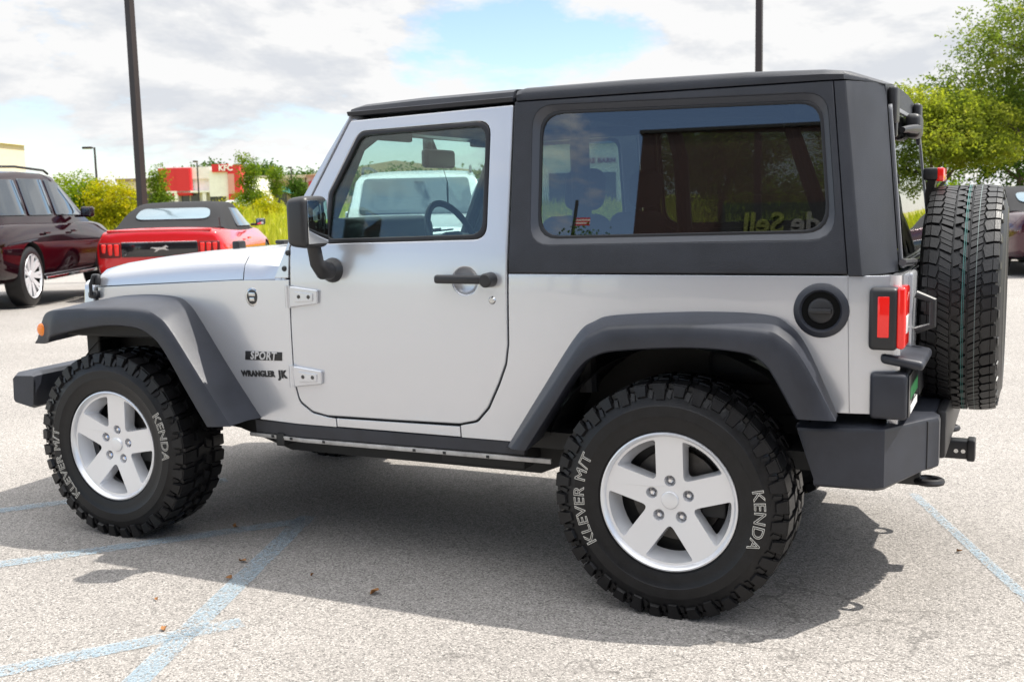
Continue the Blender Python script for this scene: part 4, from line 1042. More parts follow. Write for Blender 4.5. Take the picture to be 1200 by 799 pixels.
for s in (-1, 1):
    tube(bm, [(-1.52, s * 0.63, 1.20), (-1.33, s * 0.60, 1.60), (-1.22, s * 0.57, 1.68), (-0.40, s * 0.56, 1.69), (0.30, s * 0.56, 1.66), (0.50, s * 0.58, 1.10)], 0.030, 10)
    tube(bm, [(-0.42, s * 0.56, 1.69), (-0.40, s * 0.62, 1.55), (-0.36, s * 0.66, 0.7)], 0.034, 10)
tube(bm, [(-0.42, -0.56, 1.69), (-0.42, 0.56, 1.69)], 0.030, 10)
tube(bm, [(-1.20, -0.57, 1.675), (-1.20, 0.57, 1.675)], 0.025, 10)
J('roll_cage', bm, INNER)
bm = bmesh.new(); box(bm, (-1.30, -0.62, 1.700), (0.52, 0.62, 1.716), 0.004); J('headliner', bm, INNER)
for y in (-0.45, 0.45):
    bm = bmesh.new(); box(bm, (-1.30, y - 0.17, 1.625), (-1.27, y + 0.17, 1.70), 0.008); J('sun_visor', bm, INNER)
# air freshener hanging from the mirror
bm = remap(slab([rnd([(-0.045, 0.02), (-0.02, 0.052), (0.02, 0.052), (0.045, 0.02), (0.03, -0.045), (0.0, -0.07), (-0.03, -0.045)], 0.01)], 0.005, 0.001), lambda u, v, w: (-1.28 - u * 0.4, 0.02 + u * 0.9 + w, 1.415 + v))
af = mesh_obj('air_freshener', bm, mat('freshener card', (0.03, 0.07, 0.09), 0.5), None)
bm = bmesh.new(); tube(bm, [(-1.28, 0.022, 1.465), (-1.295, 0.01, 1.535)], 0.0015, 5); mesh_obj('cord', bm, BLACK, af)
tag(af, 'dark shield-shaped air freshener hanging on a cord from the rear view mirror', 'air freshener')

# ================================================================== OTHER CARS
RZ = math.atan2(F2.y, F2.x)          # heading of the parked row
def carpaint(name, c, rough=0.25, metal=0.0): return mat(name, c, rough, metal, 1.0)
TINT = glass('car side glass', (0.30, 0.36, 0.38), 1.55, 1.8)
DARKG = mat('dark car glass', (0.13, 0.15, 0.17), 0.03, 0.85, 0.0)
SOFT = mat('soft top cloth', (0.006, 0.0063, 0.008), 0.9, noise=(60, 0.15))
def road_wheel(root, x, y, R, W, spokes, rimm, s):
    bm = bmesh.new(); lathe(bm, [(R * 0.70, -W / 2 + 0.012), (R * 0.74, -W / 2), (R * 0.90, -W / 2 + 0.002), (R * 0.97, -W / 2 + 0.02), (R, -W / 2 + 0.05), (R, W / 2 - 0.03), (R * 0.9, W / 2), (R * 0.7, W / 2)], 'y', 40)
    w = mesh_obj('wheel', bm, RUBBER, root); w.location = (x, y, R - 0.004); w.rotation_euler = (0, 0, 0 if s < 0 else PI)
    bm = bmesh.new(); lathe(bm, [(R * 0.68, -W / 2 + 0.02), (R * 0.725, -W / 2 - 0.003), (R * 0.735, -W / 2 + 0.004)], 'y', 40)
    for k in range(spokes):
        a = 2 * PI * k / spokes; 
        for d0, d1 in ((-0.05, -0.16), (0.05, 0.16)):
            p = []
            for r, da, y_ in ((R * 0.16, d0, -W / 2 + 0.03), (R * 0.70, d1 * 0.7, -W / 2 + 0.004)):
                for hw in (-0.10 * R * (0.5 if r > 0.2 * R else 0.5), 0.05 * R):
                    q = a + da; p.append(Vector((r * math.cos(q) - hw * math.sin(q), y_, r * math.sin(q) + hw * math.cos(q))))
            v = [bm.verts.new(q) for q in (p[0], p[1], p[3], p[2])]; v2 = [bm.verts.new(q + Vector((0, 0.03, 0))) for q in (p[0], p[1], p[3], p[2])]
            bm.faces.new(v)
            for j in range(4): bm.faces.new((v[j], v[(j + 1) % 4], v2[(j + 1) % 4], v2[j]))
    lathe(bm, [(0.0, -W / 2 + 0.015), (R * 0.17, -W / 2 + 0.02), (R * 0.2, -W / 2 + 0.05)], 'y', 20)
    mesh_obj('rim', bm, rimm, w, 30)
    bm = bmesh.new(); lathe(bm, [(0.0, -W / 2 + 0.07), (R * 0.68, -W / 2 + 0.07)], 'y', 32); mesh_obj('brake_disc', bm, FRAME, w)
def hw_at(ST, x):
    for a, b in zip(ST, ST[1:]):
        if a[0] <= x <= b[0]:
            t = (x - a[0]) / (b[0] - a[0]); return [p + (q - p) * t for p, q in zip(a, b)]
    return list(ST[-1] if x > ST[-1][0] else ST[0])
def car(name, label, cat, loc, rz, paint, ST, GH, panes, axles, R, top=None, spokes=5, rimm=None, group=None, tyreW=0.24, low=None):
    """ST: (x, z bottom, z belt, half width, half width at belt); GH: (x, z roof, half width at roof); x runs from tail to nose"""
    root = empty(name, loc, rz, label, cat, group)
    bm = bmesh.new(); rings = []
    for x, zb, zt, w, wt in ST:
        h = zt - zb
        half = [(w * 0.80, zb), (w * 0.955, zb + h * 0.05), (w * 0.985, zb + h * 0.25), (w, zb + h * 0.52), (w * 0.992, zb + h * 0.72), (wt * 1.0, zt - h * 0.09), (wt * 0.965, zt - h * 0.015), (wt * 0.80, zt + 0.012), (wt * 0.4, zt + 0.03)]
        rings.append([(x, -y, z) for y, z in half] + [(x, y, z) for y, z in half[::-1]])
    loft(bm, rings)
    b = subsurf(mesh_obj('body', bm, paint, root, 40), 2)
    cs = []
    for ax in axles:
        for s in (-1, 1):
            q = bmesh.new(); w = hw_at(ST, ax)[3]; lathe(q, [(0.0, s * (w - 0.30)), (R * 1.12, s * (w - 0.30)), (R * 1.12, s * (w + 0.10)), (0.0, s * (w + 0.10))], 'y', 40, c=(ax, 0, R)); cs.append(q)
    cut(b, cs); b.data.materials.append(FRAME)
    for pl in b.data.polygons:
        for ax in axles:
            c = pl.center
            if math.hypot(c.x - ax, c.z - R) < R * 1.125 and abs(c.y) < hw_at(ST, ax)[3] - 0.03: pl.material_index = 1
    for ax in axles:
        for s in (-1, 1):
            w = hw_at(ST, ax)[3]
            road_wheel(root, ax, s * (w - tyreW / 2 - 0.015), R, tyreW, spokes, rimm or ALLOY, s)
    # cabin
    bm = bmesh.new(); rings = []
    for x, zr, wr in GH:
        q = hw_at(ST, x); zt, wt = q[2], q[4]
        zr = max(zr, zt + 0.004); wb = wt * 0.955
        hgt = zr - zt
        half = [(wb, zt - 0.03), (wb + (wr - wb) * 0.5, zt + hgt * 0.46), (wr, zt + hgt * 0.90), (wr - 0.035, zt + hgt * 0.975), (wr - 0.12, zt + hgt), (wr * 0.4, zt + hgt * 1.0 + 0.012)]
        rings.append([(x, -y, z) for y, z in half] + [(x, y, z) for y, z in half[::-1]])
    loft(bm, rings)
    cab = mesh_obj('cabin', bm, top or paint, root, 35)
    def onside_c(s, off):
        def f(u, v, w):
            q = hw_at(ST, u); zt, wt = q[2], q[4]; r = hw_at(GH, u); zr = max(r[1], zt + 0.2); wb = wt * 0.955
            t = (v - zt) / max(zr - zt, 0.05)
            y = wb + (r[2] - wb) * min(t / 0.9, 1.0) if r[1] > zt + 0.15 else wb + (GH[len(GH) // 2][2] - wb) * (v - zt) / (GH[len(GH) // 2][1] - zt) / 0.9
            return (u, s * (y + off - w), v)
        return f
    for s in (-1, 1):
        for poly in panes:
            bm = remap(slab([rnd(poly, 0.03)], 0.012, 0.003, cuts_u=fr(poly[0][0], poly[2][0], 3)), onside_c(s, 0.012)); mesh_obj('side_window', bm, DARKG, root)
    def slope(a, b, wa, wb_, off=0.010, rad=0.06):
        """pane lying on the sloped end between stations a=(x,z) and b"""
        A, B = Vector((a[0], 0, a[1])), Vector((b[0], 0, b[1])); ax = (B - A); Ln = ax.length; ax.normalize(); n = Vector((-ax.z, 0, ax.x))
        if n.z < 0: n = -n
        def f(u, v, w):
            p = A + ax * v + n * (off - w); return (p.x, u, p.z)
        return remap(slab([rnd([(-wa, 0), (wa, 0), (wb_, Ln), (-wb_, Ln)], rad)], 0.014, 0.003), f)
    return root, b, cab, slope, onside_c
def sm_box(name, root, lo, hi, m, bev=0.01, parent=None):
    bm = bmesh.new(); box(bm, lo, hi, bev, 3); return mesh_obj(name, bm, m, parent or root)
def suv(name, label, loc, rz, paint, group=None, rimm=None, spokes=5):
    ST = [(0.0, 0.50, 0.92, 0.66, 0.62), (0.04, 0.42, 1.00, 0.84, 0.78), (0.18, 0.36, 1.06, 0.94, 0.86), (0.6, 0.30, 1.08, 0.975, 0.90), (1.05, 0.28, 1.08, 0.985, 0.91), (2.0, 0.27, 1.06, 0.98, 0.91), (3.0, 0.27, 1.05, 0.98, 0.905), (3.6, 0.28, 1.05, 0.98, 0.88), (4.1, 0.30, 1.03, 0.98, 0.85), (4.6, 0.34, 0.98, 0.94, 0.80), (4.92, 0.38, 0.88, 0.84, 0.70), (5.04, 0.46, 0.78, 0.66, 0.58)]
    GH = [(0.20, 1.08, 0.80), (0.30, 1.30, 0.76), (0.52, 1.66, 0.70), (0.75, 1.70, 0.69), (1.6, 1.735, 0.69), (2.4, 1.73, 0.69), (2.85, 1.69, 0.68), (3.2, 1.50, 0.70), (3.75, 1.06, 0.80)]
    P = [[(0.50, 1.16), (1.30, 1.155), (1.30, 1.62), (0.66, 1.60)], [(1.40, 1.152), (2.25, 1.145), (2.25, 1.64), (1.43, 1.63)], [(2.36, 1.145), (3.40, 1.13), (2.92, 1.58), (2.36, 1.64)]]
    root, b, cab, slope, osd = car(name, label, 'car', loc, rz, paint, ST, GH, P, (1.08, 3.95), 0.385, spokes=spokes, rimm=rimm, group=group)
    mesh_obj('rear_window', slope((0.27, 1.22), (0.50, 1.63), 0.66, 0.60, 0.02), DARKG, root)
    mesh_obj('windscreen', slope((3.66, 1.12), (2.95, 1.63), 0.70, 0.60, 0.015), DARKG, root)
    for s in (-1, 1):
        bm = bmesh.new(); tube(bm, [(0.65, s * 0.63, 1.70), (0.75, s * 0.63, 1.765), (1.6, s * 0.63, 1.79), (2.6, s * 0.63, 1.765), (2.75, s * 0.63, 1.72)], 0.017, 8); mesh_obj('roof_rail', bm, BLACK, root)
        bm = bmesh.new(); box(bm, (3.02, s * 0.95, 1.10), (3.14, s * 1.13, 1.25), 0.035, 3); box(bm, (3.05, s * 0.86, 1.10), (3.11, s * 0.98, 1.14), 0.01); m_ = mesh_obj('wing_mirror', bm, paint, root)
        sm_box('mirror_glass', root, (3.012, s * 0.985, 1.125), (3.019, s * 1.10, 1.225), DARKG, 0.002, m_)
        sm_box('rear_lamp', root, (0.03, s * 0.62, 0.86), (0.14, s * 0.885, 1.10), REDLENS, 0.03)
        for xx in (1.55, 2.55): sm_box('door_handle', root, (xx, s * 0.965, 0.905), (xx + 0.20, s * 0.99, 0.935), paint, 0.008)
        sm_box('sill_trim', root, (1.50, s * 0.94, 0.30), (3.50, s * 0.985, 0.345), CHROME, 0.008)
        sm_box('exhaust_tip', root, (-0.01, s * 0.50, 0.33), (0.10, s * 0.66, 0.39), CHROME, 0.01)
    sm_box('rear_bumper', root, (-0.02, -0.80, 0.34), (0.12, 0.80, 0.46), BLACK, 0.03)
    sm_box('number_plate', root, (-0.012, -0.2, 0.72), (0.01, 0.2, 0.84), WHITE, 0.004)
    return root
def convertible(name, label, loc, rz, paint, emblem=False, round_lamp=False, group=None):
    ST = [(0.0, 0.44, 0.90, 0.80, 0.76), (0.015, 0.38, 0.985, 0.86, 0.80), (0.10, 0.30, 1.005, 0.915, 0.82), (0.5, 0.24, 1.005, 0.945, 0.85), (0.95, 0.22, 0.99, 0.955, 0.87), (1.8, 0.20, 0.955, 0.945, 0.87), (2.8, 0.20, 0.94, 0.945, 0.86), (3.3, 0.21, 0.945, 0.95, 0.84), (3.8, 0.22, 0.93, 0.955, 0.82), (4.3, 0.26, 0.86, 0.93, 0.76), (4.65, 0.32, 0.76, 0.82, 0.66), (4.78, 0.40, 0.66, 0.60, 0.50)]
    GH = [(0.60, 1.015, 0.76), (0.72, 1.06, 0.755), (0.95, 1.19, 0.72), (1.18, 1.29, 0.68), (1.45, 1.355, 0.655), (1.75, 1.38, 0.645), (2.1, 1.385, 0.64), (2.42, 1.36, 0.63), (2.55, 1.32, 0.63), (3.15, 0.955, 0.74)]
    P = [[(1.55, 1.005), (2.95, 0.985), (2.50, 1.27), (1.70, 1.29)]]
    root, b, cab, slope, osd = car(name, label, 'car', loc, rz, paint, ST, GH, P, (0.98, 3.70), 0.345, top=SOFT, spokes=5, group=group)
    mesh_obj('rear_window', slope((0.82, 1.115), (1.16, 1.275), 0.56, 0.50, 0.028, 0.15), mat('soft top window', (0.20, 0.27, 0.31), 0.10, 0.6), root)
    mesh_obj('windscreen', slope((3.05, 1.02), (2.58, 1.29), 0.64, 0.54, 0.015), DARKG, root)
    sm_box('lamp_panel', root, (-0.016, -0.53, 0.63), (0.06, 0.53, 0.83), mat('gloss black', (0.01, 0.01, 0.012), 0.12, 0, 1), 0.012)
    if not round_lamp:
        for s in (-1, 1): sm_box('lamp_recess', root, (-0.012, s * 0.54, 0.625), (0.06, s * 0.835, 0.835), mat('recess red', (0.10, 0.004, 0.005), 0.3), 0.02)
    for s in (-1, 1):
        if round_lamp:
            bm = bmesh.new(); lathe(bm, [(0.0, -0.03), (0.09, -0.025), (0.105, 0.0), (0.105, 0.06)], 'x', 24, c=(0.05, s * 0.66, 0.78)); mesh_obj('rear_lamp', bm, REDLENS, root)
        else:
            for k in range(3):
                y0 = s * (0.592 + 0.088 * k); bm = bmesh.new(); box(bm, (-0.034 + 0.004 * k, y0 - 0.033, 0.645), (0.05, y0 + 0.033, 0.815), 0.016, 3, taper=lambda p: Vector((p.x + (0.02 if p.z < 0.7 else 0), p.y, p.z))); mesh_obj('rear_lamp', bm, REDLENS, root)
        bm = bmesh.new(); box(bm, (2.62, s * 0.93, 0.99), (2.74, s * 1.08, 1.10), 0.03, 3); box(bm, (2.66, s * 0.84, 0.98), (2.72, s * 0.96, 1.02), 0.01); m_ = mesh_obj('wing_mirror', bm, BLACK, root)
        sm_box('mirror_glass', root, (2.613, s * 0.955, 1.005), (2.619, s * 1.06, 1.085), MIRROR, 0.002, m_)
        sm_box('door_handle', root, (1.72, s * 0.935, 0.80), (1.92, s * 0.962, 0.83), paint, 0.008)
    sm_box('diffuser', root, (-0.01, -0.70, 0.26), (0.12, 0.70, 0.40), BLACK, 0.03)
    bm = bmesh.new(); box(bm, (0.012, -0.72, 0.975), (0.17, 0.72, 1.012), 0.012, 3); mesh_obj('boot_spoiler', bm, paint, root)
    sm_box('boot_badge_strip', root, (-0.019, -0.52, 0.832), (0.05, 0.52, 0.840), CHROME, 0.003)
    bm = bmesh.new(); tube(bm, [(0.30, -0.80, 0.99), (0.22, -0.80, 1.16)], 0.006, 6); mesh_obj('antenna', bm, BLACK, root)
    if emblem:
        # running horse emblem in bright metal
        H = [(-0.13, 0.012), (-0.10, 0.030), (-0.06, 0.022), (-0.02, 0.026), (0.03, 0.022), (0.06, 0.038), (0.085, 0.052), (0.10, 0.048), (0.125, 0.030), (0.118, 0.022), (0.095, 0.026), (0.085, 0.012), (0.10, -0.004), (0.125, -0.010), (0.12, -0.018), (0.085, -0.012), (0.06, -0.004), (0.02, -0.004), (-0.01, -0.012), (-0.04, -0.030), (-0.07, -0.040), (-0.075, -0.034), (-0.05, -0.022), (-0.045, -0.006), (-0.07, 0.004), (-0.10, 0.014)]
        bm = remap(slab([H], 0.008, 0.001), lambda u, v, w: (-0.024 + w, -u, 0.735 + v)); mesh_obj('horse_emblem', bm, CHROME, root, None)
    return root
MAROON = mat('dark maroon paint', (0.010, 0.0012, 0.003), 0.06, 0.0, 0.0, spec=0.45)
p = gp(-7.04, 12.9); p.z = lot_h(p.x, p.y)
suv('parked_suv', 'dark maroon five-door SUV with roof rails parked left of the red convertible', p, RZ + math.radians(2.5), MAROON, spokes=9, rimm=mat('bright machined rim', (0.55, 0.55, 0.57), 0.35, 0.3), group='cars parked in the row behind')
p = gp(-4.92, 15.4); p.z = lot_h(p.x, p.y)
convertible('convertible_car', 'bright red convertible with black soft top and three-bar tail lamps beside the maroon SUV', p, RZ + math.radians(4), carpaint('bright red paint', (0.62, 0.012, 0.016), 0.22), emblem=True, group='cars parked in the row behind')
p = gp(-1.05, 12.3); p.z = lot_h(p.x, p.y)
suv('parked_suv', 'white SUV parked on the far side, seen through the silver car\'s front windows', p, RZ + math.radians(2), carpaint('white paint', (0.72, 0.74, 0.74), 0.25), group='cars parked in the row behind')
p = gp(8.62, 16.6)
convertible('convertible_car', 'dark purple convertible with black soft top at the right edge behind the spare wheel', p, RZ - math.radians(2), carpaint('dark purple paint', (0.05, 0.006, 0.016), 0.15, 0.3), round_lamp=True, group='cars parked in the row behind')
p = gp(15.6, 39.0); p.z = field_h(15.6, 39.0)
suv('parked_suv', 'pale blue SUV far off under the trees behind the spare wheel', p, RZ + PI / 2 + 0.2, carpaint('pale blue paint', (0.30, 0.36, 0.42), 0.3, 0.3))
p = gp(-25.9, 120.0); p.z = field_h(-25, 120)
suv('parked_suv', 'small white SUV far off before the beige shop with the green awning', p, RZ + PI / 2, carpaint('white paint', (0.72, 0.74, 0.74), 0.25))

# ================================================================== LAMP POSTS
BRONZE = mat('bronze pole paint', (0.030, 0.022, 0.022), 0.45, 0.2)
def pole(label, lat, dep, h, r, rz=0.0, arm=0.9, base=True, group='parking lot lamp posts'):
    p = gp(lat, dep); p.z = lot_h(p.x, p.y) if dep < LOT_D else field_h(lat, dep)
    root = empty('lamp_post', p, rz, label, 'lamp post', group)
    bm = bmesh.new(); rings = [[(sx * rr, sy * rr, z) for sx, sy in ((-1, -1), (1, -1), (1, 1), (-1, 1))] for z, rr in ((0.0, r), (h, r * 0.75))]
    loft(bm, rings); mesh_obj('pole', bm, BRONZE, root, 20)
    bm = bmesh.new(); box(bm, (-arm - 0.5, -0.16, h - 0.10), (-arm + 0.15, 0.16, h + 0.06), 0.03); box(bm, (-arm, -0.04, h - 0.08), (0, 0.04, h), 0.01); hd = mesh_obj('lamp_head', bm, BRONZE, root)
    bm = bmesh.new(); box(bm, (-arm - 0.42, -0.13, h - 0.115), (-arm + 0.08, 0.13, h - 0.10)); mesh_obj('lamp_lens', bm, WHITELENS, hd)
    if base:
        bm = bmesh.new(); lathe(bm, [(0.0, 0.6), (0.26, 0.6), (0.30, 0.56), (0.30, 0.0)], 'z', 24); mesh_obj('concrete_base', bm, mat('concrete', (0.36, 0.34, 0.31), 0.9, noise=(8, 0.15)), root)
    return root
pole('tall bronze lamp post rising behind the red convertible', -6.52, 19.6, 10.0, 0.066)
pole('tall bronze lamp post rising behind the roof of the silver car', 4.98, 22.0, 10.5, 0.068)
pole('slim lamp post among the yellow-green bushes on the left', -29.8, 80, 4.95, 0.07, RZ - PI / 2, 0.35, False)
pole('slim lamp post before the white and red restaurant', -30.9, 110, 4.9, 0.07, RZ, 0.35, False)
pole('slim lamp post before the beige shop', -21.6, 110, 4.1, 0.07, RZ, 0.35, False)

# ================================================================== FAR BUILDINGS
WALLW = mat('white render', (0.80, 0.79, 0.76), 0.85, noise=(2, 0.05)); WALLB = mat('beige brick', (0.50, 0.40, 0.31), 0.9, noise=(3, 0.10)); CREAM = mat('cream render', (0.58, 0.49, 0.38), 0.9, noise=(2, 0.05))
REDP = mat('red cladding', (0.60, 0.02, 0.03), 0.5); SHOPG = mat('shop glass', (0.05, 0.06, 0.07), 0.08, 0, 0.3)
def building(name, label, cat, lat, dep, rz=None):
    p = gp(lat, dep); p.z = field_h(lat, dep) - 0.1
    return empty(name, p, RZ - PI / 2 if rz is None else rz, label, cat)
def bx(name, root, lo, hi, m, bev=0.0, parent=None):
    bm = bmesh.new(); box(bm, lo, hi, bev); return mesh_obj(name, bm, m, parent or root, None)
def flat_text(name, parent, txt, size, at, m, off=0.0, spacing=1.0, ry=0.0):
    bm = text_bm(txt, size, 0.02, offset=off, spacing=spacing)
    for v in bm.verts: v.co = Vector((at[0] + v.co.x, at[1] - v.co.z, at[2] + v.co.y))
    return mesh_obj(name, bm, m, parent, None)
# restaurant with red panels
b = building('restaurant', 'white fast-food restaurant with red panels and a red sign tower across the meadow', 'restaurant', -44.0, 140)
bx('wall', b, (0, 2, 0), (10.6, 16, 4.0), WALLW); bx('parapet', b, (0.2, 1.6, 4.0), (6.6, 15.8, 5.5), WALLW)
bx('red_panel', b, (-0.6, 0.9, 1.9), (3.5, 1.7, 5.4), REDP)
q = bx('sign_board', b, (1.7, 0.70, 2.1), (3.4, 0.88, 5.3), REDP)
bx('white_block', b, (5.9, 0.6, 1.7), (8.4, 3.0, 5.0), WALLW)
f = bx('sign_fin', b, (8.4, 0.2, 0.0), (9.9, 3.2, 5.6), REDP); bx('fin_inlay', b, (8.42, 0.15, 2.0), (9.2, 0.19, 4.5), mat('pale red', (0.62, 0.30, 0.26), 0.6), 0, f)
bx('sign_board', b, (6.4, 0.3, 4.75), (8.5, 0.5, 5.75), REDP)
flat_text('sign_lettering', f, 'KFC', 0.98, (8.2, 0.12, 5.22), mat('sign white', (0.85, 0.85, 0.85), 0.5), 0.03)
for x in (0.6, 1.3, 4.9, 7.9): bx('column', b, (x, 0.8, 0), (x + 0.45, 1.6, 2.4), WALLW)
bx('canopy', b, (0.3, 0.7, 2.25), (8.2, 2.0, 2.5), WALLW)
for x in (1.9, 3.1, 5.6, 6.7): bx('window', b, (x, 1.85, 0.4), (x + 1.0, 2.02, 2.1), SHOPG)
# beige shops
b = building('shop', 'low beige shop with a dark green awning beyond the meadow', 'shop', -41.2, 172)
bx('wall', b, (0, 0, 0), (9.5, 14, 4.5), WALLB); bx('parapet', b, (-0.2, -0.2, 4.5), (9.7, 14, 4.9), mat('pale coping', (0.60, 0.52, 0.42), 0.9))
bx('sign_board', b, (4.0, -0.12, 3.3), (7.4, 0.0, 4.1), mat('sign brown', (0.34, 0.17, 0.12), 0.7))
bm = bmesh.new(); rings = []
for k in range(9):
    a = k / 8 * PI; rings.append([(5.6 - 3.2 * math.cos(a), -0.02, 0.6 + 2.6 * math.sin(a)), (5.6 - 3.2 * math.cos(a), -1.6, 0.6 + 1.9 * math.sin(a))])
loft(bm, rings, closed=False, cap=False); mesh_obj('awning', bm, mat('green awning', (0.015, 0.14, 0.12), 0.7), b)
bx('door', b, (4.6, -0.1, 0), (6.6, 0.02, 2.6), SHOPG)
b = building('shop', 'gabled brick shop with a red awning, right of the beige shop', 'shop', -31.5, 172)
bx('wall', b, (0, 0, 0), (22, 14, 4.8), mat('rose brick', (0.46, 0.33, 0.27), 0.9, noise=(3, 0.1)))
bm = bmesh.new(); loft(bm, [[(-0.4, y, 4.8), (14, y, 6.8), (28, y, 4.8)] for y in (-0.3, 14.3)]); mesh_obj('roof', bm, mat('tan roof', (0.48, 0.38, 0.28), 0.9), b, None)
bx('awning', b, (0.6, -1.4, 2.6), (4.8, 0.0, 3.9), mat('red awning', (0.42, 0.03, 0.06), 0.7)); bx('window', b, (0.8, -0.06, 0.6), (4.6, 0.03, 2.5), SHOPG)
b = building('store', 'tall cream store corner with a cornice at the left edge', 'store', -80.6, 120)
bx('wall', b, (-6, 0.6, 0), (18.8, 20, 7.0), CREAM); bx('pier', b, (18.0, 0, 0), (19.6, 20, 8.6), CREAM); bx('cornice', b, (17.8, -0.2, 8.6), (20.0, 20.2, 9.1), mat('cornice white', (0.75, 0.70, 0.62), 0.8))
bx('shop_window', b, (4, 0.5, 0), (14, 0.62, 3), SHOPG)
b = building('shop', 'pale low shop seen past the lamp post on the left', 'shop', -62.0, 175)
bx('wall', b, (0, 0, 0), (10, 12, 4.6), CREAM); bx('parapet', b, (-0.2, -0.2, 4.6), (10.2, 12.2, 5.0), mat('brown coping', (0.26, 0.18, 0.13), 0.9)); bx('window', b, (2, -0.05, 0.5), (8, 0.05, 2.6), SHOPG)
# tyre shop seen through the side windows of the silver car
b = building('shop', 'white tyre shop whose lettering shows through the silver car\'s rear side window', 'shop', 2.0, 82)
bx('wall', b, (0, 0, 0), (9, 12, 4.6), WALLW); bx('parapet', b, (-0.2, -0.2, 4.6), (9.2, 12.2, 5.0), mat('blue coping', (0.10, 0.22, 0.42), 0.6))
flat_text('sign_lettering', b, 'TIRE BARN', 0.50, (4.72, -0.04, 3.35), mat('sign maroon', (0.22, 0.03, 0.05), 0.6), 0.03, 1.05)
for x in (1.0, 4.0, 6.6): bx('shop_door', b, (x, -0.05, 0), (x + 2.0, 0.03, 2.5), SHOPG)
# dealership behind the photographer, seen only in reflections
b = empty('dealership', (4.0, -16.0, 0), 0, 'brown dealership building mirrored in the rear side window', 'dealership')
bx('wall', b, (-9.6, -14, 0), (20, 0, 7.6), mat('brown metal cladding', (0.034, 0.014, 0.013), 0.6, noise=(1.5, 0.1))); bx('roof_trim', b, (-9.65, -14, 7.6), (20.2, 0.06, 7.66), FRAME)
sg = bx('sign_band', b, (-7.9, 0.0, 5.0), (8, 0.2, 6.15), mat('sign band black', (0.015, 0.015, 0.018), 0.4)); bx('shop_front', b, (-6, 0.0, 0.2), (10, 0.1, 3.2), SHOPG)
for txt, x, m_ in (('Sell', -7.15, mat('letter yellow', (0.12, 0.135, 0.03), 0.5)), ('Trade', -6.05, mat('letter grey', (0.16, 0.16, 0.16), 0.5))):
    bm = text_bm(txt, 0.52, 0.02, offset=0.012)
    for v in bm.verts: v.co = Vector((x - v.co.x, 0.23 + v.co.z, 5.75 + v.co.y))
    mesh_obj('sign_lettering', bm, m_, sg, None)
fp = empty('flagpole', (-8.3, -19.0, 0), 0, 'flagpole with a striped flag behind the photographer, mirrored in the rear side window', 'flagpole')
bm = bmesh.new(); tube(bm, [(0, 0, 0), (0.25, 0, 7.3)], [0.07, 0.04], 8); mesh_obj('pole', bm, FRAME, fp)
for k in range(5):
    bm = bmesh.new(); box(bm, (0.24, -0.01, 6.72 + 0.035 * k), (0.60, 0.01, 6.755 + 0.035 * k)); mesh_obj('flag_stripe', bm, REDP if k % 2 == 0 else WALLW, fp, None)

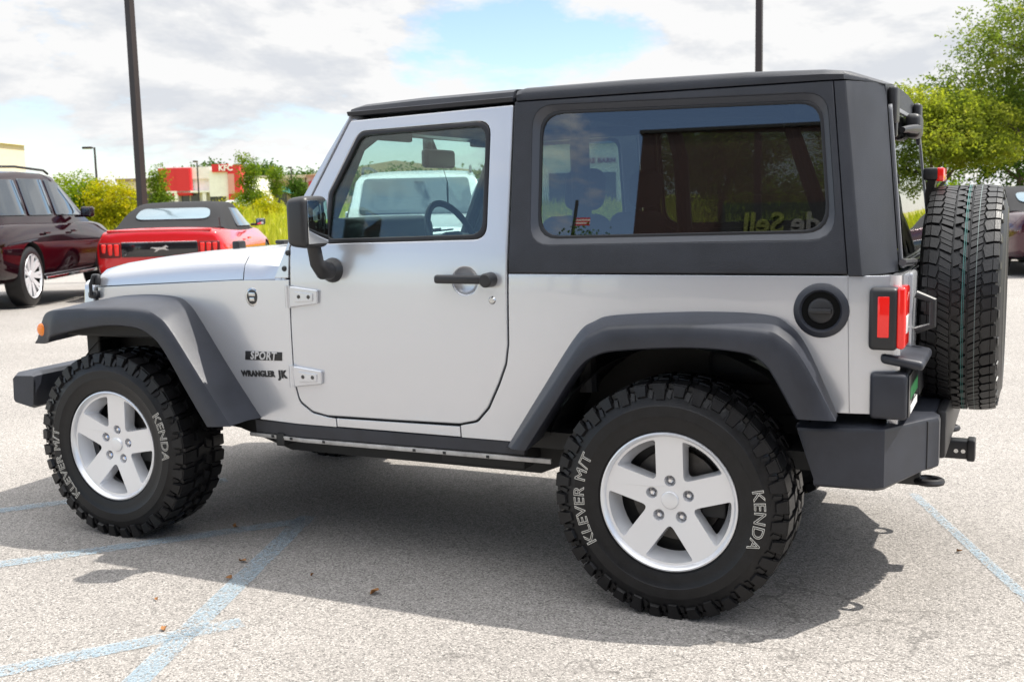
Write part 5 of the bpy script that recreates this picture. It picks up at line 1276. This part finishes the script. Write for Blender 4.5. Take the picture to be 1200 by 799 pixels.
# ================================================================== TREES, BUSHES, MEADOW
BARK = mat('tree bark', (0.085, 0.065, 0.05), 0.9, noise=(8, 0.3))
def tree(name, label, cat, p, blobs, n, leaf, lm, trunk_r=0.12, fork=1.6, group=None, seed=1, per=10, droop=0.3, shell=0.55):
    rg = random.Random(seed); root = empty(name, p, rg.uniform(0, 6), label, cat, group); root.rotation_euler = (0, 0, 0)
    if trunk_r:
        bm = bmesh.new(); f0 = Vector((0, 0, fork)); tube(bm, [(0, 0, -0.1), (0.03, 0.02, fork * 0.5), f0], [trunk_r * 1.15, trunk_r, trunk_r * 0.85], 9)
        for bx_, by_, bz_, rx, ry, rz_ in blobs:
            c = Vector((bx_, by_, bz_)); mid = f0.lerp(c, 0.5) + Vector((rg.uniform(-.2, .2), rg.uniform(-.2, .2), rg.uniform(0, .3)))
            tube(bm, [f0 - Vector((0, 0, 0.1)), mid, c, c + Vector((bx_ * 0.2, by_ * 0.2, rz_ * 0.6))], [trunk_r * 0.55, trunk_r * 0.36, trunk_r * 0.2, trunk_r * 0.07], 6)
            for k in range(5):
                d = Vector((rg.gauss(0, 1), rg.gauss(0, 1), rg.gauss(0.2, 0.7))).normalized(); e = c + Vector((d.x * rx, d.y * ry, d.z * rz_)) * 0.8
                tube(bm, [mid.lerp(c, 0.3 + 0.14 * k), (c + e) / 2 + Vector((0, 0, 0.08)), e], [trunk_r * 0.17, trunk_r * 0.11, trunk_r * 0.04], 5)
        mesh_obj('trunk', bm, BARK, root)
    verts = []; faces = []
    vol = [b[3] * b[4] * b[5] for b in blobs]
    for k in range(n // per):
        b = rg.choices(blobs, vol)[0]
        d = Vector((rg.gauss(0, 1), rg.gauss(0, 1), rg.gauss(0, 1))).normalized(); rr = (shell + (1 - shell) * rg.random()) * rg.uniform(0.75, 1.12) if rg.random() < 0.8 else rg.random()
        c = Vector((b[0] + d.x * b[3] * rr, b[1] + d.y * b[4] * rr, b[2] + d.z * b[5] * rr))
        sp = Vector((d.x + rg.gauss(0, .6), d.y + rg.gauss(0, .6), -droop + rg.gauss(0, .35))).normalized()
        L_ = leaf[0] * rg.uniform(2.0, 4.5)
        for j in range(per):
            o = c + sp * (L_ * j / per) + Vector((rg.gauss(0, 1), rg.gauss(0, 1), rg.gauss(0, 1))) * leaf[0] * 0.55
            a = Vector((rg.gauss(0, 1), rg.gauss(0, 1), rg.gauss(0, .7))).normalized(); b2 = a.cross(Vector((rg.gauss(0, 1), rg.gauss(0, 1), rg.gauss(0, 1)))).normalized()
            l, w = leaf[0] * rg.uniform(0.7, 1.2), leaf[1] * rg.uniform(0.7, 1.2); i = len(verts)
            verts += [o, o + a * l * 0.5 + b2 * w * 0.5, o + a * l, o + a * l * 0.5 - b2 * w * 0.5]; faces.append((i, i + 1, i + 2, i + 3))
    me = bpy.data.meshes.new('crown'); me.from_pydata([tuple(v) for v in verts], [], faces); me.materials.append(lm)
    o = bpy.data.objects.new('crown', me); COL.objects.link(o); o.parent = root
    return root
LOCUST = leafmat('locust leaves', (0.05, 0.085, 0.02), (0.13, 0.17, 0.035), (0.27, 0.27, 0.06), 1.3)
BUSHY = leafmat('bush leaves', (0.05, 0.10, 0.015), (0.13, 0.18, 0.02), (0.26, 0.26, 0.02), 0.9)
YOUNG = leafmat('young tree leaves', (0.05, 0.09, 0.015), (0.11, 0.16, 0.025), (0.22, 0.22, 0.035), 1.2)
DARKL = leafmat('dark leaves', (0.025, 0.055, 0.012), (0.055, 0.095, 0.02), (0.09, 0.13, 0.025), 0.5)
YELL = leafmat('yellow shrub leaves', (0.12, 0.16, 0.02), (0.27, 0.26, 0.02), (0.42, 0.33, 0.03), 1.5)
def tp(lat, dep):
    p = gp(lat, dep); p.z = (field_h(lat, dep) if dep > LOT_D else lot_h(p.x, p.y)) ; return p
# the big locust trees on the right
tree('locust_tree', 'large feathery green tree leaning in from the right edge', 'tree', tp(13.6, 27.5), [(-0.6, 0, 5.0, 2.0, 1.8, 1.3), (-1.9, -.4, 3.6, 1.5, 1.4, 0.9), (0.4, 0.4, 3.2, 2.0, 1.7, 1.1), (-1.2, .4, 2.6, 1.6, 1.4, 0.7), (0.9, -0.3, 6.2, 1.6, 1.5, 1.0), (2.4, 0, 4.8, 1.8, 1.6, 1.5), (1.6, 0, 2.4, 1.6, 1.4, 0.7)], 56000, (0.10, 0.046), LOCUST, 0.15, 1.5, 'trees on the right', 3, 12, 0.25, 0.45)
tree('locust_tree', 'lighter yellow-green spreading tree behind the spare wheel', 'tree', tp(10.4, 27.0), [(-0.9, 0, 3.2, 1.3, 1.2, 0.75), (0.6, 0.3, 3.1, 1.2, 1.2, 0.7), (-1.9, 0.2, 2.7, 1.0, 1.0, 0.7), (0.0, -.3, 2.5, 1.5, 1.2, 0.6), (-1.4, 0.2, 2.4, 0.9, 0.9, 0.5), (1.1, 0, 2.3, 0.9, 0.9, 0.5)], 40000, (0.10, 0.046), leafmat('pale locust leaves', (0.09, 0.125, 0.025), (0.20, 0.23, 0.04), (0.36, 0.34, 0.07), 1.3), 0.10, 1.3, 'trees on the right', 4, 12, 0.25, 0.45)
tree('locust_tree', 'leafy tree behind the hardtop, seen through the tinted rear side window', 'tree', tp(5.2, 27.0), [(-0.5, 0, 2.8, 1.2, 1.1, 0.7), (0.7, 0, 2.6, 1.2, 1.1, 0.65), (0, 0, 1.9, 1.3, 1.1, 0.6)], 11000, (0.12, 0.055), LOCUST, 0.10, 1.2, 'trees on the right', 5)
tree('locust_tree', 'dark tree standing farther back on the right', 'tree', tp(19.5, 42), [(-1, 0, 4.0, 2.2, 2, 1.4), (1.5, 0, 4.4, 2.2, 2, 1.6), (-2.6, 0, 2.9, 1.6, 1.5, 1.0), (0.5, 0, 2.2, 2.6, 1.8, 1.0)], 14000, (0.17, 0.09), DARKL, 0.15, 1.6, 'trees on the right', 6)
for k, (la, de, w, h, lb) in enumerate(((15.0, 44, 3.8, 3.2, 'broad green thicket low behind the trees on the right'), (12.2, 36, 2.4, 2.0, 'leafy yellow-green thicket behind the trunk of the spreading tree'), (10.2, 40, 3.2, 2.2, 'bright low thicket between the hatch glass and the spare wheel'))):
    tree('thicket', lb, 'bush', tp(la, de), [(-w * .5, 0, h * .45, w * .5, 1.2, h * .5), (w * .5, 0, h * .5, w * .55, 1.2, h * .5), (0, 0, h * .4, w * .6, 1.2, h * .5)], 9000, (0.15, 0.085), BUSHY, 0.0, 1, 'thickets on the right', 20 + k)
# left bushes
tree('bush', 'round yellow-green bush left of the slim lamp post', 'bush', tp(-17.5, 45), [(-0.3, 0, 1.9, 1.15, 1.0, 0.85), (0.35, 0.2, 1.5, 1.1, 1.0, 0.9), (0, 0, 0.8, 1.3, 1.0, 0.7)], 8000, (0.11, 0.07), BUSHY, 0.07, 0.8, 'yellow-green bushes on the left', 7, 6, 0.1)
tree('bush', 'brighter yellow bush right of the slim lamp post', 'bush', tp(-15.8, 44), [(-0.3, 0, 1.6, 1.0, .9, 0.8), (0.5, 0, 1.35, 0.9, .9, 0.75), (0, 0, 0.7, 1.3, .9, 0.6)], 8000, (0.11, 0.07), YELL, 0.07, 0.7, 'yellow-green bushes on the left', 8, 6, 0.1)
tree('young_tree', 'upright young tree before the red panel of the restaurant', 'tree', tp(-19.0, 60), [(0, 0, 2.7, 0.26, 0.26, 0.6), (-0.12, 0, 2.0, 0.38, 0.35, 0.6), (0.1, 0, 1.2, 0.48, 0.4, 0.6)], 2600, (0.14, 0.09), YOUNG, 0.05, 0.8, 'young trees by the restaurant', 9, 6, 0.0)
tree('young_tree', 'twin-topped young tree right of the restaurant sign', 'tree', tp(-17.5, 75), [(-0.55, 0, 3.5, 0.30, 0.3, 0.9), (0.35, 0, 3.1, 0.26, 0.3, 0.75), (-0.2, 0, 2.2, 0.5, 0.45, 0.8), (0.0, 0, 1.2, 0.55, 0.5, 0.6)], 3000, (0.16, 0.10), YOUNG, 0.06, 0.9, 'young trees by the restaurant', 10, 6, 0.0)
tree('young_tree', 'small dark tree before the gabled brick shop', 'tree', tp(-17.7, 92), [(0, 0, 2.0, 0.7, 0.6, 0.8), (0.4, 0, 1.3, 0.7, 0.6, 0.7)], 2600, (0.18, 0.12), DARKL, 0.06, 0.8, 'young trees by the restaurant', 11, 6, 0.0)
tree('young_tree', 'thin young tree beside the green awning', 'tree', tp(-23.2, 110), [(0, 0, 3.2, 0.6, 0.6, 1.0), (0, 0, 2.0, 0.7, 0.7, 0.8)], 2000, (0.2, 0.14), YOUNG, 0.06, 0.8, 'young trees by the restaurant', 12, 6, 0.0)
for k, (la, de, w, h, lb) in enumerate(((-52.5, 190, 6.5, 7.6, 'dark green tree clump behind the restaurant roof'), (-43.0, 185, 6.0, 7.4, 'dark green trees rising right behind the restaurant'), (-37.5, 200, 4.5, 6.0, 'green trees behind the beige shop'))):
    tree('tree_clump', lb, 'trees', tp(la, de), [(-w * .5, 0, h * .7, w * .45, 2.5, h * .27), (w * .4, 0, h * .75, w * .45, 2.5, h * .27), (0, 0, h * .5, w * .7, 2.5, h * .4)], 3600, (0.55, 0.38), DARKL, 0.2, 3.0, 'tree clumps behind the restaurant', 30 + k, 6, 0.0)
rg = random.Random(5)
SH = [(-18.6, 52, 'yellow flowering shrub at the foot of the young tree'), (-17.3, 50, 'low yellow-green shrub right of the tall lamp post'), (-14.9, 58, 'shrub with yellow tips below the restaurant windows'), (-13.6, 62, 'small yellow shrub before the restaurant door'), (-20.4, 49, 'low leafy shrub left of the tall lamp post'), (-24.2, 100, 'round green shrub below the green awning'), (-17.9, 80, 'orange-yellow shrub before the red awning')]
for k, (la, de, lb) in enumerate(SH):
    h = 1.25 if de < 70 else 1.9
    tree('shrub', lb, 'shrub', tp(la, de), [(-0.3, 0, h * 0.55, 0.55, 0.5, h * 0.45), (0.35, 0, h * 0.45, 0.5, 0.5, h * 0.4)], 1500, (0.10 + de * 0.0006, 0.07), YELL if k != 5 else BUSHY, 0.0, 1, 'shrubs at the meadow edge', 40 + k, 6, 0.0)
# trees the far windows look out on
for k, (la, de, w, h, lb) in enumerate(((-14, 120, 7, 4.5, 'far hedge of trees seen through the front door window'), (-4, 110, 7, 4.0, 'distant trees seen between the two side windows'), (13, 100, 9, 6.5, 'distant tall trees behind the right-hand parking'))):
    tree('tree_clump', lb, 'trees', tp(la, de), [(-w * .5, 0, h * .6, w * .4, 2.5, h * .4), (w * .45, 0, h * .55, w * .45, 2.5, h * .42), (0, 0, h * .45, w * .6, 2.5, h * .4)], 3000, (0.4, 0.28), DARKL, 0.2, 1.5, 'tree clumps in the distance', 50 + k, 6, 0.0)
# tree behind the photographer that shows in the glass
tree('round_tree', 'dark round tree behind the photographer, mirrored in the rear side window', 'tree', (-7.6, -18.8, 0), [(0, 0, 5.6, 1.0, 1.0, 1.0), (0.7, 0, 5.1, 0.9, 0.9, 0.9), (-0.8, 0, 4.6, 1.0, 1.0, 1.0)], 9000, (0.09, 0.06), DARKL, 0.12, 2.5, None, 60, 6, 0.0)
# tall meadow grass: beyond counting
rg = random.Random(11); verts = []; faces = []
for k in range(46000):
    d = LOT_D + 0.8 + (rg.random() ** 1.7) * 70; half = 12 + d * 0.62; la = rg.uniform(-half, half * 0.75)
    p = gp(la, d); z = field_h(la, d) - 0.02; h = rg.uniform(0.35, 0.85) * (0.65 + 0.5 * math.sin(la * 0.7 + d * 0.35) ** 2); w = 0.010 + d * 0.0009
    a = rg.uniform(0, PI); dx, dy = math.cos(a) * w, math.sin(a) * w; lx, ly = rg.gauss(0, .16), rg.gauss(0, .16); i = len(verts)
    verts += [(p.x - dx, p.y - dy, z), (p.x + dx, p.y + dy, z), (p.x + lx, p.y + ly, z + h)]; faces.append((i, i + 1, i + 2))
me = bpy.data.meshes.new('meadow_grass'); me.from_pydata(verts, [], faces); me.materials.append(leafmat('meadow grass', (0.15, 0.20, 0.03), (0.27, 0.28, 0.045), (0.42, 0.36, 0.11), 0.35, 0.5))
o = bpy.data.objects.new('meadow_grass', me); COL.objects.link(o); tag(o, 'tall yellow-green meadow grass beyond the parked cars', 'grass', kind='stuff')

# ================================================================== fallen leaves on the asphalt
LEAF = mat('dry leaf', (0.24, 0.105, 0.03), 0.8, noise=(60, 0.4))
for k, (x, y, s_, lb) in enumerate(((-1.70, -0.97, 1.0, 'curled brown leaf inside the blue painted corner'), (-1.03, -1.07, 1.1, 'brown leaf in the shadow right of the blue line'), (-1.50, -1.62, 0.8, 'small orange leaf on the sunlit asphalt at lower left'), (-1.62, -1.15, 0.7, 'tiny leaf on the blue line at the shadow edge'), (-2.02, -0.62, 0.9, 'dark leaf beside the front wheel'), (0.84, 0.15, 0.6, 'small orange leaf right of the hitch shadow'), (-1.35, -1.0, 0.5, 'speck of leaf between the two larger brown leaves'), (-1.72, -1.42, 0.5, 'tiny yellow leaf left of the blue line'))):
    bm = bmesh.new(); n = 5; L_ = 0.034 * s_; rows = []
    for i in range(n + 1):
        t = i / n; w = math.sin(PI * (0.08 + 0.88 * t)) * 0.014 * s_
        rows.append([bm.verts.new((L_ * (t - .5), -w, 0.004 + 0.012 * s_ * (1 - t) + 0.004)), bm.verts.new((L_ * (t - .5), 0, 0.002 + 0.010 * s_ * t * t)), bm.verts.new((L_ * (t - .5), w, 0.004 + 0.010 * s_ * t))])
    for a, b in zip(rows, rows[1:]):
        for j in range(2): bm.faces.new((a[j], a[j + 1], b[j + 1], b[j]))
    tag(mesh_obj('fallen_leaf', bm, LEAF, None, 60, loc=(x, y, lot_h(x, y) + 0.002), rot=(0, 0, k * 1.3)), lb, 'leaf', 'dry leaves on the asphalt')
